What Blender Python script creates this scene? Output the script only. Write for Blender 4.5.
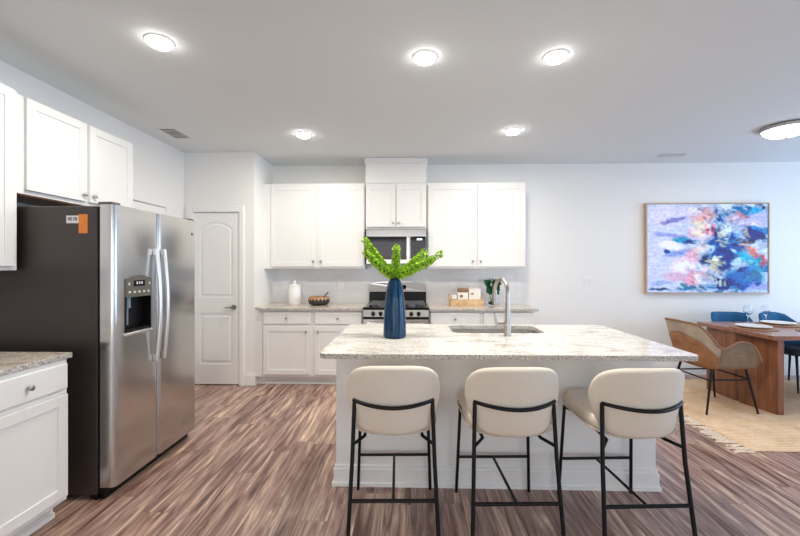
import bpy, bmesh, math, random
from mathutils import Vector, Matrix, noise
random.seed(7)
for _o in list(bpy.data.objects): bpy.data.objects.remove(_o)
scene = bpy.context.scene
COL = scene.collection
PI = math.pi
V = Vector

# ------------------------------------------------------------------ camera
cam_d = bpy.data.cameras.new('camera'); cam = bpy.data.objects.new('camera', cam_d); COL.objects.link(cam)
cam_d.sensor_width = 36.0; cam_d.lens = 383/800*36.0; cam_d.clip_start = 0.05
cam_d.shift_y = -1/800
cam.location = (0, 0, 1.39); cam.rotation_euler = (PI/2, 0, math.radians(1.64))
scene.camera = cam
# ------------------------------------------------------------------ world, view
H = 2.74
world = bpy.data.worlds.new('sky'); scene.world = world; world.use_nodes = True
world.node_tree.nodes['Background'].inputs[0].default_value = (0.80, 0.90, 1.0, 1)
world.node_tree.nodes['Background'].inputs[1].default_value = 1.6
scene.view_settings.view_transform = 'Standard'; scene.view_settings.look = 'None'
scene.view_settings.gamma = 1; scene.view_settings.use_curve_mapping = False
scene.view_settings.exposure = -0.36
scene.cycles.max_bounces = 8; scene.cycles.diffuse_bounces = 5
scene.cycles.caustics_reflective = False; scene.cycles.caustics_refractive = False
def area(name, loc, rot, sx, sy, power, color, shape='RECTANGLE', spread=PI):
    l = bpy.data.lights.new(name, 'AREA'); l.shape = shape; l.size = sx
    if shape in ('RECTANGLE', 'ELLIPSE'): l.size_y = sy
    l.energy = power; l.color = color; l.spread = spread
    o = bpy.data.objects.new(name, l); COL.objects.link(o); o.location = loc; o.rotation_euler = rot
    return o
# daylight through the windows of the right wall and the rear wall (openings built below)
XR, YR = 6.4, -3.6
area('daylight_side_near', (XR+0.04, 0.4, 1.35), (0, PI/2, 0), 1.7, 2.0, 82, (0.44, 0.68, 1.0))
area('daylight_side_far', (XR+0.04, 3.4, 1.35), (0, PI/2, 0), 1.7, 2.0, 92, (0.42, 0.66, 1.0))
area('daylight_rear_right', (3.2, YR-0.04, 1.25), (-PI/2, 0, PI), 2.4, 2.1, 40, (0.92, 0.96, 1.0))
area('daylight_rear_left', (-0.6, YR-0.04, 1.25), (-PI/2, 0, PI), 2.4, 2.1, 52, (1.0, 0.95, 0.87))

# ------------------------------------------------------------------ materials
def newmat(name):
    m = bpy.data.materials.new(name); m.use_nodes = True
    nt = m.node_tree; return m, nt, nt.nodes['Principled BSDF']
def L(nt, a, b): nt.links.new(a, b)
def N(nt, t, **kw):
    n = nt.nodes.new(t)
    for k, v in kw.items():
        if k in n.inputs.keys(): n.inputs[k].default_value = v
        else: setattr(n, k, v)
    return n
def c4(c): return (c[0], c[1], c[2], 1)
def plain(name, col, rough=0.5, metal=0.0, bump=0.0, bscale=60, var=0.04, coat=0, stretch=None, spec=None):
    m, nt, b = newmat(name)
    tc = N(nt, 'ShaderNodeTexCoord')
    mp = N(nt, 'ShaderNodeMapping')
    if stretch: mp.inputs['Scale'].default_value = stretch
    L(nt, tc.outputs['Object'], mp.inputs[0])
    nz = N(nt, 'ShaderNodeTexNoise', Scale=bscale, Detail=3.0); L(nt, mp.outputs[0], nz.inputs['Vector'])
    rp = N(nt, 'ShaderNodeValToRGB')
    rp.color_ramp.elements[0].position = .3; rp.color_ramp.elements[1].position = .7
    rp.color_ramp.elements[0].color = c4([max(0, x*(1-var)) for x in col])
    rp.color_ramp.elements[1].color = c4([min(1, x*(1+var)) for x in col])
    L(nt, nz.outputs['Fac'], rp.inputs[0]); L(nt, rp.outputs[0], b.inputs['Base Color'])
    b.inputs['Roughness'].default_value = rough; b.inputs['Metallic'].default_value = metal
    b.inputs['Coat Weight'].default_value = coat
    if spec is not None: b.inputs['Specular IOR Level'].default_value = spec
    if bump:
        bp = N(nt, 'ShaderNodeBump', Strength=bump, Distance=0.002)
        L(nt, nz.outputs['Fac'], bp.inputs['Height']); L(nt, bp.outputs[0], b.inputs['Normal'])
    return m
def emit(name, col, strength):
    m, nt, b = newmat(name)
    b.inputs['Base Color'].default_value = c4(col)
    b.inputs['Emission Color'].default_value = c4(col); b.inputs['Emission Strength'].default_value = strength
    return m
def ramp(nt, fac, stops):
    r = N(nt, 'ShaderNodeValToRGB'); e = r.color_ramp.elements
    e[0].position, e[0].color = stops[0][0], c4(stops[0][1]); e[1].position, e[1].color = stops[-1][0], c4(stops[-1][1])
    for p, c in stops[1:-1]:
        x = e.new(p); x.color = c4(c)
    L(nt, fac, r.inputs[0]); return r.outputs[0]
def mixc(nt, fac, a, b, mode='MIX'):
    n = N(nt, 'ShaderNodeMix', data_type='RGBA', blend_type=mode)
    if isinstance(fac, (int, float)): n.inputs[0].default_value = fac
    else: L(nt, fac, n.inputs[0])
    for s, i in ((a, 6), (b, 7)):
        if isinstance(s, (tuple, list)): n.inputs[i].default_value = c4(s)
        else: L(nt, s, n.inputs[i])
    return n.outputs[2]

def floor_mat():
    m, nt, b = newmat('vinyl_plank_floor')
    tc = N(nt, 'ShaderNodeTexCoord')
    sx = N(nt, 'ShaderNodeSeparateXYZ'); L(nt, tc.outputs['Object'], sx.inputs[0])
    def mth(op, a, c=None, d=None):
        n = N(nt, 'ShaderNodeMath', operation=op)
        for i, q in enumerate((a, c, d)):
            if q is None: continue
            if isinstance(q, (int, float)): n.inputs[i].default_value = q
            else: L(nt, q, n.inputs[i])
        return n.outputs[0]
    PWD, PLN = 0.152, 1.22
    xr = mth('DIVIDE', sx.outputs['X'], PWD); row = mth('FLOOR', xr)
    wn1 = N(nt, 'ShaderNodeTexWhiteNoise', noise_dimensions='1D'); L(nt, row, wn1.inputs['W'])
    yr = mth('ADD', mth('DIVIDE', sx.outputs['Y'], PLN), wn1.outputs['Value']); pc = mth('FLOOR', yr)
    cb = N(nt, 'ShaderNodeCombineXYZ'); L(nt, row, cb.inputs[0]); L(nt, pc, cb.inputs[1])
    wn2 = N(nt, 'ShaderNodeTexWhiteNoise', noise_dimensions='3D'); L(nt, cb.outputs[0], wn2.inputs['Vector'])
    # distance to the plank edges -> thin seams
    ex = mth('PINGPONG', xr, 0.5); ey = mth('PINGPONG', yr, 0.5)
    seam = mth('MAXIMUM', mth('LESS_THAN', ex, 0.009), mth('LESS_THAN', ey, 0.0011))
    sc = N(nt, 'ShaderNodeVectorMath', operation='SCALE'); sc.inputs['Scale'].default_value = 40.0
    L(nt, wn2.outputs['Color'], sc.inputs[0])
    ad = N(nt, 'ShaderNodeVectorMath', operation='ADD'); L(nt, tc.outputs['Object'], ad.inputs[0]); L(nt, sc.outputs[0], ad.inputs[1])
    m1 = N(nt, 'ShaderNodeMapping'); m1.inputs['Scale'].default_value = (11.5, 0.95, 1); L(nt, ad.outputs[0], m1.inputs[0])
    n1 = N(nt, 'ShaderNodeTexNoise', Scale=1.25, Detail=6.0, Roughness=0.58, Distortion=1.7); L(nt, m1.outputs[0], n1.inputs['Vector'])
    m2 = N(nt, 'ShaderNodeMapping'); m2.inputs['Scale'].default_value = (85, 3.5, 1); L(nt, ad.outputs[0], m2.inputs[0])
    n2 = N(nt, 'ShaderNodeTexNoise', Scale=1.2, Detail=3.0); L(nt, m2.outputs[0], n2.inputs['Vector'])
    base = ramp(nt, n1.outputs['Fac'], [(0.30, (0.095, 0.043, 0.034)), (0.40, (0.225, 0.130, 0.108)), (0.50, (0.37, 0.245, 0.208)), (0.58, (0.48, 0.345, 0.285)), (0.68, (0.78, 0.60, 0.45))])
    fine = ramp(nt, n2.outputs['Fac'], [(0.32, (0.66, 0.63, 0.62)), (0.55, (1.10, 1.09, 1.08))])
    c = mixc(nt, 1.0, base, fine, 'MULTIPLY')
    tone = ramp(nt, wn2.outputs['Value'], [(0.0, (0.80, 0.77, 0.78)), (1.0, (1.12, 1.10, 1.06))])
    c = mixc(nt, 1.0, c, tone, 'MULTIPLY')
    c = mixc(nt, mth('MULTIPLY', seam, 0.55), c, (0.08, 0.05, 0.045))
    L(nt, c, b.inputs['Base Color'])
    b.inputs['Roughness'].default_value = 0.30
    bp = N(nt, 'ShaderNodeBump', Strength=0.25, Distance=0.001); L(nt, n2.outputs['Fac'], bp.inputs['Height']); L(nt, bp.outputs[0], b.inputs['Normal'])
    return m
def granite(name, cols, veins, scale=1.0):
    m, nt, b = newmat(name)
    tc = N(nt, 'ShaderNodeTexCoord')
    mp = N(nt, 'ShaderNodeMapping'); mp.inputs['Rotation'].default_value = (0, 0, 0.5); mp.inputs['Scale'].default_value = (1.0*scale, 2.1*scale, 1.5*scale)
    L(nt, tc.outputs['Object'], mp.inputs[0])
    n1 = N(nt, 'ShaderNodeTexNoise', Scale=3.2, Detail=8.0, Roughness=0.66, Distortion=1.6); L(nt, mp.outputs[0], n1.inputs['Vector'])
    n2 = N(nt, 'ShaderNodeTexNoise', Scale=75.0, Detail=3.0, Roughness=0.7); L(nt, tc.outputs['Object'], n2.inputs['Vector'])
    base = ramp(nt, n1.outputs['Fac'], cols)
    sp = ramp(nt, n2.outputs['Fac'], [(0.36, veins), (0.50, (1, 1, 1))])
    c = mixc(nt, 0.75, base, sp, 'MULTIPLY')
    L(nt, c, b.inputs['Base Color']); b.inputs['Roughness'].default_value = 0.16
    return m
def wood(name, dark, light, scale=(1, 14, 14), rough=0.4):
    m, nt, b = newmat(name)
    tc = N(nt, 'ShaderNodeTexCoord'); mp = N(nt, 'ShaderNodeMapping'); mp.inputs['Scale'].default_value = scale
    L(nt, tc.outputs['Object'], mp.inputs[0])
    n1 = N(nt, 'ShaderNodeTexNoise', Scale=2.0, Detail=5.0, Roughness=0.6, Distortion=0.6); L(nt, mp.outputs[0], n1.inputs['Vector'])
    L(nt, ramp(nt, n1.outputs['Fac'], [(0.3, dark), (0.7, light)]), b.inputs['Base Color'])
    b.inputs['Roughness'].default_value = rough
    return m
def weave(name, a, c, scale=90.0, rough=0.8):
    m, nt, b = newmat(name)
    tc = N(nt, 'ShaderNodeTexCoord')
    w1 = N(nt, 'ShaderNodeTexWave', Scale=scale, Distortion=1.5); w1.bands_direction = 'X'; L(nt, tc.outputs['Object'], w1.inputs['Vector'])
    w2 = N(nt, 'ShaderNodeTexWave', Scale=scale, Distortion=1.5); w2.bands_direction = 'Z'; L(nt, tc.outputs['Object'], w2.inputs['Vector'])
    mx = N(nt, 'ShaderNodeMath', operation='MULTIPLY'); L(nt, w1.outputs['Fac'], mx.inputs[0]); L(nt, w2.outputs['Fac'], mx.inputs[1])
    nz = N(nt, 'ShaderNodeTexNoise', Scale=12.0, Detail=2.0); L(nt, tc.outputs['Object'], nz.inputs['Vector'])
    ad = N(nt, 'ShaderNodeMath', operation='MULTIPLY_ADD'); L(nt, nz.outputs['Fac'], ad.inputs[0]); ad.inputs[1].default_value = 0.9; L(nt, mx.outputs[0], ad.inputs[2])
    L(nt, ramp(nt, ad.outputs[0], [(0.3, a), (1.0, c)]), b.inputs['Base Color'])
    b.inputs['Roughness'].default_value = rough
    bp = N(nt, 'ShaderNodeBump', Strength=0.6, Distance=0.003); L(nt, mx.outputs[0], bp.inputs['Height']); L(nt, bp.outputs[0], b.inputs['Normal'])
    return m
def tiles():
    m, nt, b = newmat('white_subway_tile')
    tc = N(nt, 'ShaderNodeTexCoord'); mp = N(nt, 'ShaderNodeMapping'); mp.inputs['Rotation'].default_value = (PI/2, 0, 0)
    L(nt, tc.outputs['Object'], mp.inputs[0])
    br = N(nt, 'ShaderNodeTexBrick', Scale=1.0)
    br.inputs['Color1'].default_value = (0.80, 0.80, 0.81, 1); br.inputs['Color2'].default_value = (0.84, 0.84, 0.85, 1); br.inputs['Mortar'].default_value = (0.75, 0.75, 0.76, 1)
    br.inputs['Mortar Size'].default_value = 0.0018; br.inputs['Brick Width'].default_value = 0.152; br.inputs['Row Height'].default_value = 0.076
    L(nt, mp.outputs[0], br.inputs['Vector']); L(nt, br.outputs['Color'], b.inputs['Base Color'])
    b.inputs['Roughness'].default_value = 0.12
    bp = N(nt, 'ShaderNodeBump', Strength=0.2, Distance=0.001); bp.invert = True
    L(nt, br.outputs['Fac'], bp.inputs['Height']); L(nt, bp.outputs[0], b.inputs['Normal'])
    return m
def brushed(name, col, rough, aniso=0.6):
    m, nt, b = newmat(name)
    tc = N(nt, 'ShaderNodeTexCoord'); mp = N(nt, 'ShaderNodeMapping'); mp.inputs['Scale'].default_value = (3, 3, 260)
    L(nt, tc.outputs['Object'], mp.inputs[0])
    nz = N(nt, 'ShaderNodeTexNoise', Scale=3.0, Detail=2.0); L(nt, mp.outputs[0], nz.inputs['Vector'])
    L(nt, ramp(nt, nz.outputs['Fac'], [(0.3, [x*.94 for x in col]), (0.7, col)]), b.inputs['Base Color'])
    b.inputs['Metallic'].default_value = 1.0; b.inputs['Roughness'].default_value = rough
    b.inputs['Anisotropic'].default_value = aniso
    return m
def velvet(name, col):
    m, nt, b = newmat(name)
    nz = N(nt, 'ShaderNodeTexNoise', Scale=25.0, Detail=3.0)
    tc = N(nt, 'ShaderNodeTexCoord'); L(nt, tc.outputs['Object'], nz.inputs['Vector'])
    L(nt, ramp(nt, nz.outputs['Fac'], [(0.3, [x*.8 for x in col]), (0.7, [min(1, x*1.1) for x in col])]), b.inputs['Base Color'])
    b.inputs['Roughness'].default_value = 0.75; b.inputs['Sheen Weight'].default_value = 0.1
    return m

M = dict(
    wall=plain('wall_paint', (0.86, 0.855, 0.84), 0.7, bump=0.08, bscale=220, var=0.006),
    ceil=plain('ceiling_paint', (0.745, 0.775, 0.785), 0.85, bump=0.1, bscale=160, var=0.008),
    trim=plain('trim_paint', (0.86, 0.86, 0.855), 0.35, var=0.004),
    cab=plain('cabinet_paint', (0.81, 0.81, 0.805), 0.38, var=0.005),
    island=plain('island_paint', (0.86, 0.86, 0.85), 0.4, var=0.006),
    floor=floor_mat(), tile=tiles(),
    granite=granite('island_granite', [(0.30, (0.38, 0.33, 0.29)), (0.42, (0.62, 0.585, 0.54)), (0.52, (0.76, 0.745, 0.715)), (0.66, (0.79, 0.775, 0.75)), (0.78, (0.62, 0.56, 0.49))], (0.50, 0.47, 0.44)),
    granite2=granite('counter_granite', [(0.28, (0.32, 0.25, 0.20)), (0.42, (0.52, 0.45, 0.39)), (0.56, (0.74, 0.68, 0.60)), (0.75, (0.60, 0.52, 0.44))], (0.42, 0.38, 0.35), 1.5),
    gedge=plain('granite_cut_edge', (0.46, 0.43, 0.40), 0.4, bump=0.6, bscale=90, var=0.55),
    steel=brushed('stainless_steel', (0.60, 0.59, 0.58), 0.22),
    steel2=plain('satin_steel', (0.66, 0.65, 0.63), 0.25, 1.0, var=0.02),
    nickel=plain('brushed_nickel', (0.44, 0.41, 0.38), 0.28, 1.0, var=0.03),
    handle=plain('handle_metal', (0.78, 0.78, 0.78), 0.28, 0.9, var=0.02),
    bronze=plain('dark_bronze', (0.16, 0.13, 0.11), 0.35, 0.8, var=0.05),
    fridge_side=plain('fridge_side_charcoal', (0.045, 0.033, 0.029), 0.36, 0.0, bump=0.1, bscale=300),
    black=plain('black_plastic', (0.004, 0.004, 0.005), 0.35, spec=0.3), blackgl=plain('black_glass', (0.003, 0.003, 0.005), 0.06, spec=0.35),
    iron=plain('black_powdercoat', (0.003, 0.003, 0.004), 0.4, 0.0, spec=0.3),
    mwin=plain('microwave_window', (0.05, 0.047, 0.062), 0.3),
    panelgrey=plain('dispenser_panel_grey', (0.17, 0.165, 0.14), 0.35, 0.5),
    button=plain('button_silver', (0.6, 0.6, 0.58), 0.4), orange=plain('orange_sticker', (0.90, 0.26, 0.03), 0.5, var=0.12),
    paper=plain('label_paper', (0.82, 0.81, 0.79), 0.6), ink=plain('label_ink', (0.12, 0.11, 0.12), 0.6),
    unfin=wood('cabinet_underside_wood', (0.42, 0.18, 0.08), (0.55, 0.27, 0.13)),
    fabric=plain('cream_boucle', (0.77, 0.70, 0.60), 0.92, bump=0.35, bscale=350, var=0.07),
    piping=plain('cream_piping', (0.66, 0.56, 0.47), 0.9),
    vase=None, bell=plain('bell_flower_green', (0.40, 0.62, 0.05), 0.5, var=0.35, bscale=45),
    bell2=plain('bell_gap_shade', (0.05, 0.20, 0.02), 0.5, var=0.3, bscale=45),  # shade in the gaps of the blooms, put into the colour
    stalk=plain('green_stalk', (0.22, 0.42, 0.06), 0.5), leaf=plain('dark_leaf', (0.010, 0.085, 0.030), 0.4, var=0.4, bscale=30),
    ceramic=plain('white_ceramic', (0.86, 0.86, 0.85), 0.15, var=0.01), plate=plain('white_plate', (0.85, 0.84, 0.82), 0.2, var=0.01),
    table=wood('walnut_orange', (0.15, 0.052, 0.024), (0.33, 0.135, 0.068), (9, 9, 1.0), 0.35),
    tabletop=wood('walnut_top', (0.22, 0.085, 0.045), (0.38, 0.17, 0.10), (1.3, 14, 14), 0.25),
    rattan=weave('rattan_weave', (0.15, 0.05, 0.018), (0.52, 0.25, 0.11)),
    cane=weave('open_cane_weave', (0.32, 0.24, 0.17), (0.58, 0.48, 0.38), 120), rim=plain('rattan_rim', (0.26, 0.13, 0.07), 0.6, var=0.2),
    armw=weave('taupe_cord_weave', (0.17, 0.115, 0.07), (0.34, 0.25, 0.165), 110),
    blue=velvet('blue_velvet', (0.002, 0.105, 0.26)), navy=plain('navy_seat', (0.012, 0.020, 0.045), 0.6),
    jute=None, fringe=plain('jute_fringe', (0.82, 0.67, 0.52), 0.95, var=0.2, bscale=90),
    mat_rattan=plain('placemat_wood', (0.36, 0.20, 0.11), 0.6, var=0.2), basket=weave('basket_weave', (0.38, 0.17, 0.06), (0.95, 0.70, 0.42), 38),
    kraft=plain('packet_paper', (0.82, 0.79, 0.74), 0.7, var=0.02), brownlab=plain('brown_print', (0.26, 0.15, 0.08), 0.7, var=0.25),
    vent=plain('vent_white', (0.70, 0.70, 0.70), 0.5), ventdark=plain('vent_gap', (0.16, 0.13, 0.11), 0.8),
    grate=plain('cast_iron_grate', (0.22, 0.22, 0.225), 0.35, 0.6, var=0.2),
    bulb=emit('lit_diffuser', (1.0, 0.97, 0.93), 30.0), dome=emit('lit_dome', (1.0, 0.95, 0.86), 6.0),
    digits=emit('display_digits', (0.75, 0.85, 0.95), 1.2),
    frame=wood('picture_frame_oak', (0.42, 0.28, 0.18), (0.62, 0.46, 0.33), (20, 20, 2)),
    bowl=None,
)
def glass_mat():
    m, nt, b = newmat('clear_glass'); b.inputs['Base Color'].default_value = (0.97, 0.98, 1, 1)
    b.inputs['Roughness'].default_value = 0.0; b.inputs['Transmission Weight'].default_value = 1.0; b.inputs['IOR'].default_value = 1.3
    return m
M['glass'] = glass_mat()
def vase_mat():
    m, nt, b = newmat('blue_glaze')
    tc = N(nt, 'ShaderNodeTexCoord'); mp = N(nt, 'ShaderNodeMapping'); mp.inputs['Scale'].default_value = (60, 60, 3)
    L(nt, tc.outputs['Object'], mp.inputs[0])
    nz = N(nt, 'ShaderNodeTexNoise', Scale=1.0, Detail=4.0); L(nt, mp.outputs[0], nz.inputs['Vector'])
    c = ramp(nt, nz.outputs['Fac'], [(0.3, (0.003, 0.010, 0.030)), (0.55, (0.004, 0.040, 0.10)), (0.75, (0.008, 0.11, 0.24))])
    sx = N(nt, 'ShaderNodeSeparateXYZ'); L(nt, tc.outputs['Object'], sx.inputs[0])
    n3 = N(nt, 'ShaderNodeTexNoise', Scale=30.0); L(nt, tc.outputs['Object'], n3.inputs['Vector'])
    ad = N(nt, 'ShaderNodeMath', operation='MULTIPLY_ADD'); L(nt, n3.outputs['Fac'], ad.inputs[0]); ad.inputs[1].default_value = 0.05; L(nt, sx.outputs['Z'], ad.inputs[2])
    f = ramp(nt, ad.outputs[0], [(0.0, (1, 1, 1)), (0.035, (0, 0, 0))])
    f2 = ramp(nt, ad.outputs[0], [(0.405, (0, 0, 0)), (0.43, (1, 1, 1))])
    c = mixc(nt, f, c, (0.035, 0.025, 0.03)); c = mixc(nt, f2, c, (0.03, 0.022, 0.03))
    L(nt, c, b.inputs['Base Color']); b.inputs['Roughness'].default_value = 0.14; b.inputs['Specular IOR Level'].default_value = 0.3
    return m
M['vase'] = vase_mat()
def bowl_mat():
    m, nt, b = newmat('zigzag_bowl')
    tc = N(nt, 'ShaderNodeTexCoord'); sx = N(nt, 'ShaderNodeSeparateXYZ'); L(nt, tc.outputs['Object'], sx.inputs[0])
    at = N(nt, 'ShaderNodeMath', operation='ARCTAN2'); L(nt, sx.outputs['Y'], at.inputs[0]); L(nt, sx.outputs['X'], at.inputs[1])
    mu = N(nt, 'ShaderNodeMath', operation='MULTIPLY'); L(nt, at.outputs[0], mu.inputs[0]); mu.inputs[1].default_value = 2.9
    pp = N(nt, 'ShaderNodeMath', operation='PINGPONG'); L(nt, mu.outputs[0], pp.inputs[0]); pp.inputs[1].default_value = 0.5
    ad = N(nt, 'ShaderNodeMath', operation='MULTIPLY_ADD'); L(nt, pp.outputs[0], ad.inputs[0]); ad.inputs[1].default_value = 0.07; ad.inputs[2].default_value = 0.058
    gt = N(nt, 'ShaderNodeMath', operation='GREATER_THAN'); L(nt, sx.outputs['Z'], gt.inputs[0]); L(nt, ad.outputs[0], gt.inputs[1])
    L(nt, mixc(nt, gt.outputs[0], (0.035, 0.030, 0.026), (0.55, 0.30, 0.17)), b.inputs['Base Color'])
    b.inputs['Roughness'].default_value = 0.5
    return m
M['bowl'] = bowl_mat()
def jute_mat():
    m, nt, b = newmat('braided_jute')
    tc = N(nt, 'ShaderNodeTexCoord')
    wv = N(nt, 'ShaderNodeTexWave', Scale=11.0, Distortion=2.5, Detail=2.0); wv.inputs['Detail Scale'].default_value = 3.0; wv.bands_direction = 'Y'
    L(nt, tc.outputs['Object'], wv.inputs['Vector'])
    nz = N(nt, 'ShaderNodeTexNoise', Scale=5.0, Detail=6.0, Roughness=0.7); L(nt, tc.outputs['Object'], nz.inputs['Vector'])
    ad = N(nt, 'ShaderNodeMath', operation='MULTIPLY_ADD'); L(nt, wv.outputs['Fac'], ad.inputs[0]); ad.inputs[1].default_value = 0.3; L(nt, nz.outputs['Fac'], ad.inputs[2])
    L(nt, ramp(nt, ad.outputs[0], [(0.3, (0.56, 0.34, 0.18)), (0.6, (0.80, 0.55, 0.33)), (0.9, (0.90, 0.70, 0.49))]), b.inputs['Base Color'])
    b.inputs['Roughness'].default_value = 0.95
    bp = N(nt, 'ShaderNodeBump', Strength=0.5, Distance=0.006); L(nt, ad.outputs[0], bp.inputs['Height']); L(nt, bp.outputs[0], b.inputs['Normal'])
    return m
M['jute'] = jute_mat()

# ------------------------------------------------------------------ mesh helpers
def box(bm, x0, x1, y0, y1, z0, z1, bev=0.0, seg=1):
    r = bmesh.ops.create_cube(bm, size=1.0)
    vs = r['verts']
    for v in vs:
        v.co = V(((x0+x1)/2 + v.co.x*(x1-x0), (y0+y1)/2 + v.co.y*(y1-y0), (z0+z1)/2 + v.co.z*(z1-z0)))
    if bev > 0:
        es = list({e for v in vs for e in v.link_edges})
        bmesh.ops.bevel(bm, geom=es, offset=bev, segments=seg, affect='EDGES', profile=0.6)
    return bm
def tube(bm, pts, r, seg=8, close=False, cap=True):
    pts = [V(p) for p in pts]; n = len(pts)
    rs = r if isinstance(r, (list, tuple)) else [r]*n
    rings = []; prev = None
    for i, p in enumerate(pts):
        if close: t = (pts[(i+1) % n]-pts[i-1]).normalized()
        else: t = (pts[min(i+1, n-1)]-pts[max(i-1, 0)]).normalized()
        if prev is None:
            a = V((0, 0, 1)) if abs(t.z) < 0.9 else V((1, 0, 0))
            u = t.cross(a).normalized()
        else:
            u = (prev - t*prev.dot(t)).normalized()
        prev = u; w = t.cross(u)
        rings.append([bm.verts.new(p + (u*math.cos(2*PI*k/seg+PI/seg)+w*math.sin(2*PI*k/seg+PI/seg))*rs[i]) for k in range(seg)])
    m = n if close else n-1
    for i in range(m):
        A, B = rings[i], rings[(i+1) % n]
        for k in range(seg):
            bm.faces.new((A[k], A[(k+1) % seg], B[(k+1) % seg], B[k]))
    if not close and cap:
        bm.faces.new(rings[0][::-1]); bm.faces.new(rings[-1])
    return bm
def lathe(bm, prof, seg=32, c=(0, 0), zoff=0.0):
    rings = []
    for r, z in prof:
        if r < 1e-6: rings.append([bm.verts.new((c[0], c[1], z+zoff))])
        else: rings.append([bm.verts.new((c[0]+r*math.cos(2*PI*k/seg), c[1]+r*math.sin(2*PI*k/seg), z+zoff)) for k in range(seg)])
    for A, B in zip(rings[:-1], rings[1:]):
        for k in range(seg):
            k2 = (k+1) % seg
            if len(A) == 1 and len(B) == 1: continue
            if len(A) == 1: bm.faces.new((A[0], B[k2], B[k]))
            elif len(B) == 1: bm.faces.new((A[k], A[k2], B[0]))
            else: bm.faces.new((A[k], A[k2], B[k2], B[k]))
    return bm
def prism(bm, poly, z0, z1):
    a = [bm.verts.new((x, y, z0)) for x, y in poly]; b = [bm.verts.new((x, y, z1)) for x, y in poly]
    n = len(poly)
    bm.faces.new(a[::-1]); bm.faces.new(b)
    for i in range(n): bm.faces.new((a[i], a[(i+1) % n], b[(i+1) % n], b[i]))
    return bm
def rrect(x0, x1, y0, y1, r, seg=6):
    out = []
    for cx, cy, a0 in ((x1-r, y1-r, 0), (x0+r, y1-r, PI/2), (x0+r, y0+r, PI), (x1-r, y0+r, 3*PI/2)):
        for k in range(seg+1):
            a = a0 + k*PI/2/seg; out.append((cx+r*math.cos(a), cy+r*math.sin(a)))
    return out
def obj(name, bm, mat, parent=None, smooth=None, sub=0, bev=0.0):
    bmesh.ops.recalc_face_normals(bm, faces=bm.faces)
    me = bpy.data.meshes.new(name); bm.to_mesh(me); bm.free()
    for m in (mat if isinstance(mat, (list, tuple)) else [mat]): me.materials.append(m)
    o = bpy.data.objects.new(name, me); COL.objects.link(o)
    if parent: o.parent = parent
    if bev:
        md = o.modifiers.new('bevel', 'BEVEL'); md.width = bev; md.segments = 2; md.limit_method = 'ANGLE'
    if sub:
        md = o.modifiers.new('subdivision', 'SUBSURF'); md.levels = sub; md.render_levels = sub
    if smooth is not None:
        for p in me.polygons: p.use_smooth = True
        if smooth and not sub:
            me.set_sharp_from_angle(angle=math.radians(smooth))
    return o
def B(): return bmesh.new()
def thing(name, label, cat, loc=(0, 0, 0), rz=0.0, group=None):
    o = bpy.data.objects.new(name, None); COL.objects.link(o); o.empty_display_size = 0.1
    o.location = loc; o.rotation_euler = (0, 0, rz); tag(o, label, cat, group); return o
def tag(o, label, cat, group=None):
    o['label'] = label; o['category'] = cat
    if group: o['group'] = group
    return o
def struct(name, bm, mat, parent=None, **kw):
    o = obj(name, bm, mat, parent, **kw)
    if parent is None: o['kind'] = 'structure'
    return o
def sempty(name, loc=(0, 0, 0)):
    o = bpy.data.objects.new(name, None); COL.objects.link(o); o.location = loc; o['kind'] = 'structure'; return o
def kids(o): return [c for c in bpy.data.objects if c.parent == o]
def dup(root, loc, rz, label, group=None):
    def cp(o, par):
        c = o.copy(); COL.objects.link(c)
        if par: c.parent = par
        for k in kids(o): cp(k, c)
        return c
    r = cp(root, None); r.location = loc; r.rotation_euler = (0, 0, rz); r['label'] = label
    if group: r['group'] = group
    return r
def cut(o, bm_cut):
    """carve bm_cut out of the mesh object o"""
    bmesh.ops.recalc_face_normals(bm_cut, faces=bm_cut.faces)
    me = bpy.data.meshes.new('cutter'); bm_cut.to_mesh(me); bm_cut.free()
    c = bpy.data.objects.new('cutter', me); COL.objects.link(c); c.parent = o.parent
    md = o.modifiers.new('cut', 'BOOLEAN'); md.operation = 'DIFFERENCE'; md.object = c; md.solver = 'EXACT'
    bpy.context.view_layer.update()
    dg = bpy.context.evaluated_depsgraph_get()
    new = bpy.data.meshes.new_from_object(o.evaluated_get(dg)); o.modifiers.clear(); o.data = new
    bpy.data.objects.remove(c)

# ------------------------------------------------------------------ room shell
XL, YB, YP, XP = -2.68, 5.07, 4.45, -1.84
b = B(); box(b, XL-.15, XR+.15, YR-.15, YB+.15, -.10, 0); struct('floor', b, M['floor'])
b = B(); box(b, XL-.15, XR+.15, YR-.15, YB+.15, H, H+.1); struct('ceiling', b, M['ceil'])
b = B(); box(b, XL-.15, XR+.15, YB, YB+.15, 0, H); struct('wall_back', b, M['wall'])
b = B(); box(b, XL, XP, YP, YB, 0, H)
wp = struct('wall_pantry', b, M['wall'])
b = B(); box(b, -2.565, -2.018, YP-.1, YP+.10, -.1, 2.035); cut(wp, b)
b = B(); box(b, XL-.15, XL, YR, YB, 0, H)
wl = struct('wall_left', b, M['wall'])
b = B(); box(b, XL-.10, XL+.1, 3.36, 4.10, -.1, 2.035); cut(wl, b)
def wall_with_openings(name, axis, pos, thick, a0, a1, opens):
    b = B(); cuts = sorted(opens); x = a0
    def seg(p0, p1, z0, z1):
        if axis == 'x': box(b, pos, pos+thick, p0, p1, z0, z1)
        else: box(b, p0, p1, pos-thick, pos, z0, z1)
    for o0, o1, z0, z1 in cuts:
        seg(x, o0, 0, H); seg(o0, o1, 0, z0); seg(o0, o1, z1, H); x = o1
    seg(x, a1, 0, H)
    return struct(name, b, M['wall'])
wall_with_openings('wall_right', 'x', XR, .15, YR, YB, [(-.6, 1.4, .5, 2.2), (2.4, 4.4, .5, 2.2)])
wall_with_openings('wall_front', 'y', YR, .15, XL, XR, [(-1.8, .6, .2, 2.3), (2.0, 4.4, .2, 2.3)])
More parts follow.
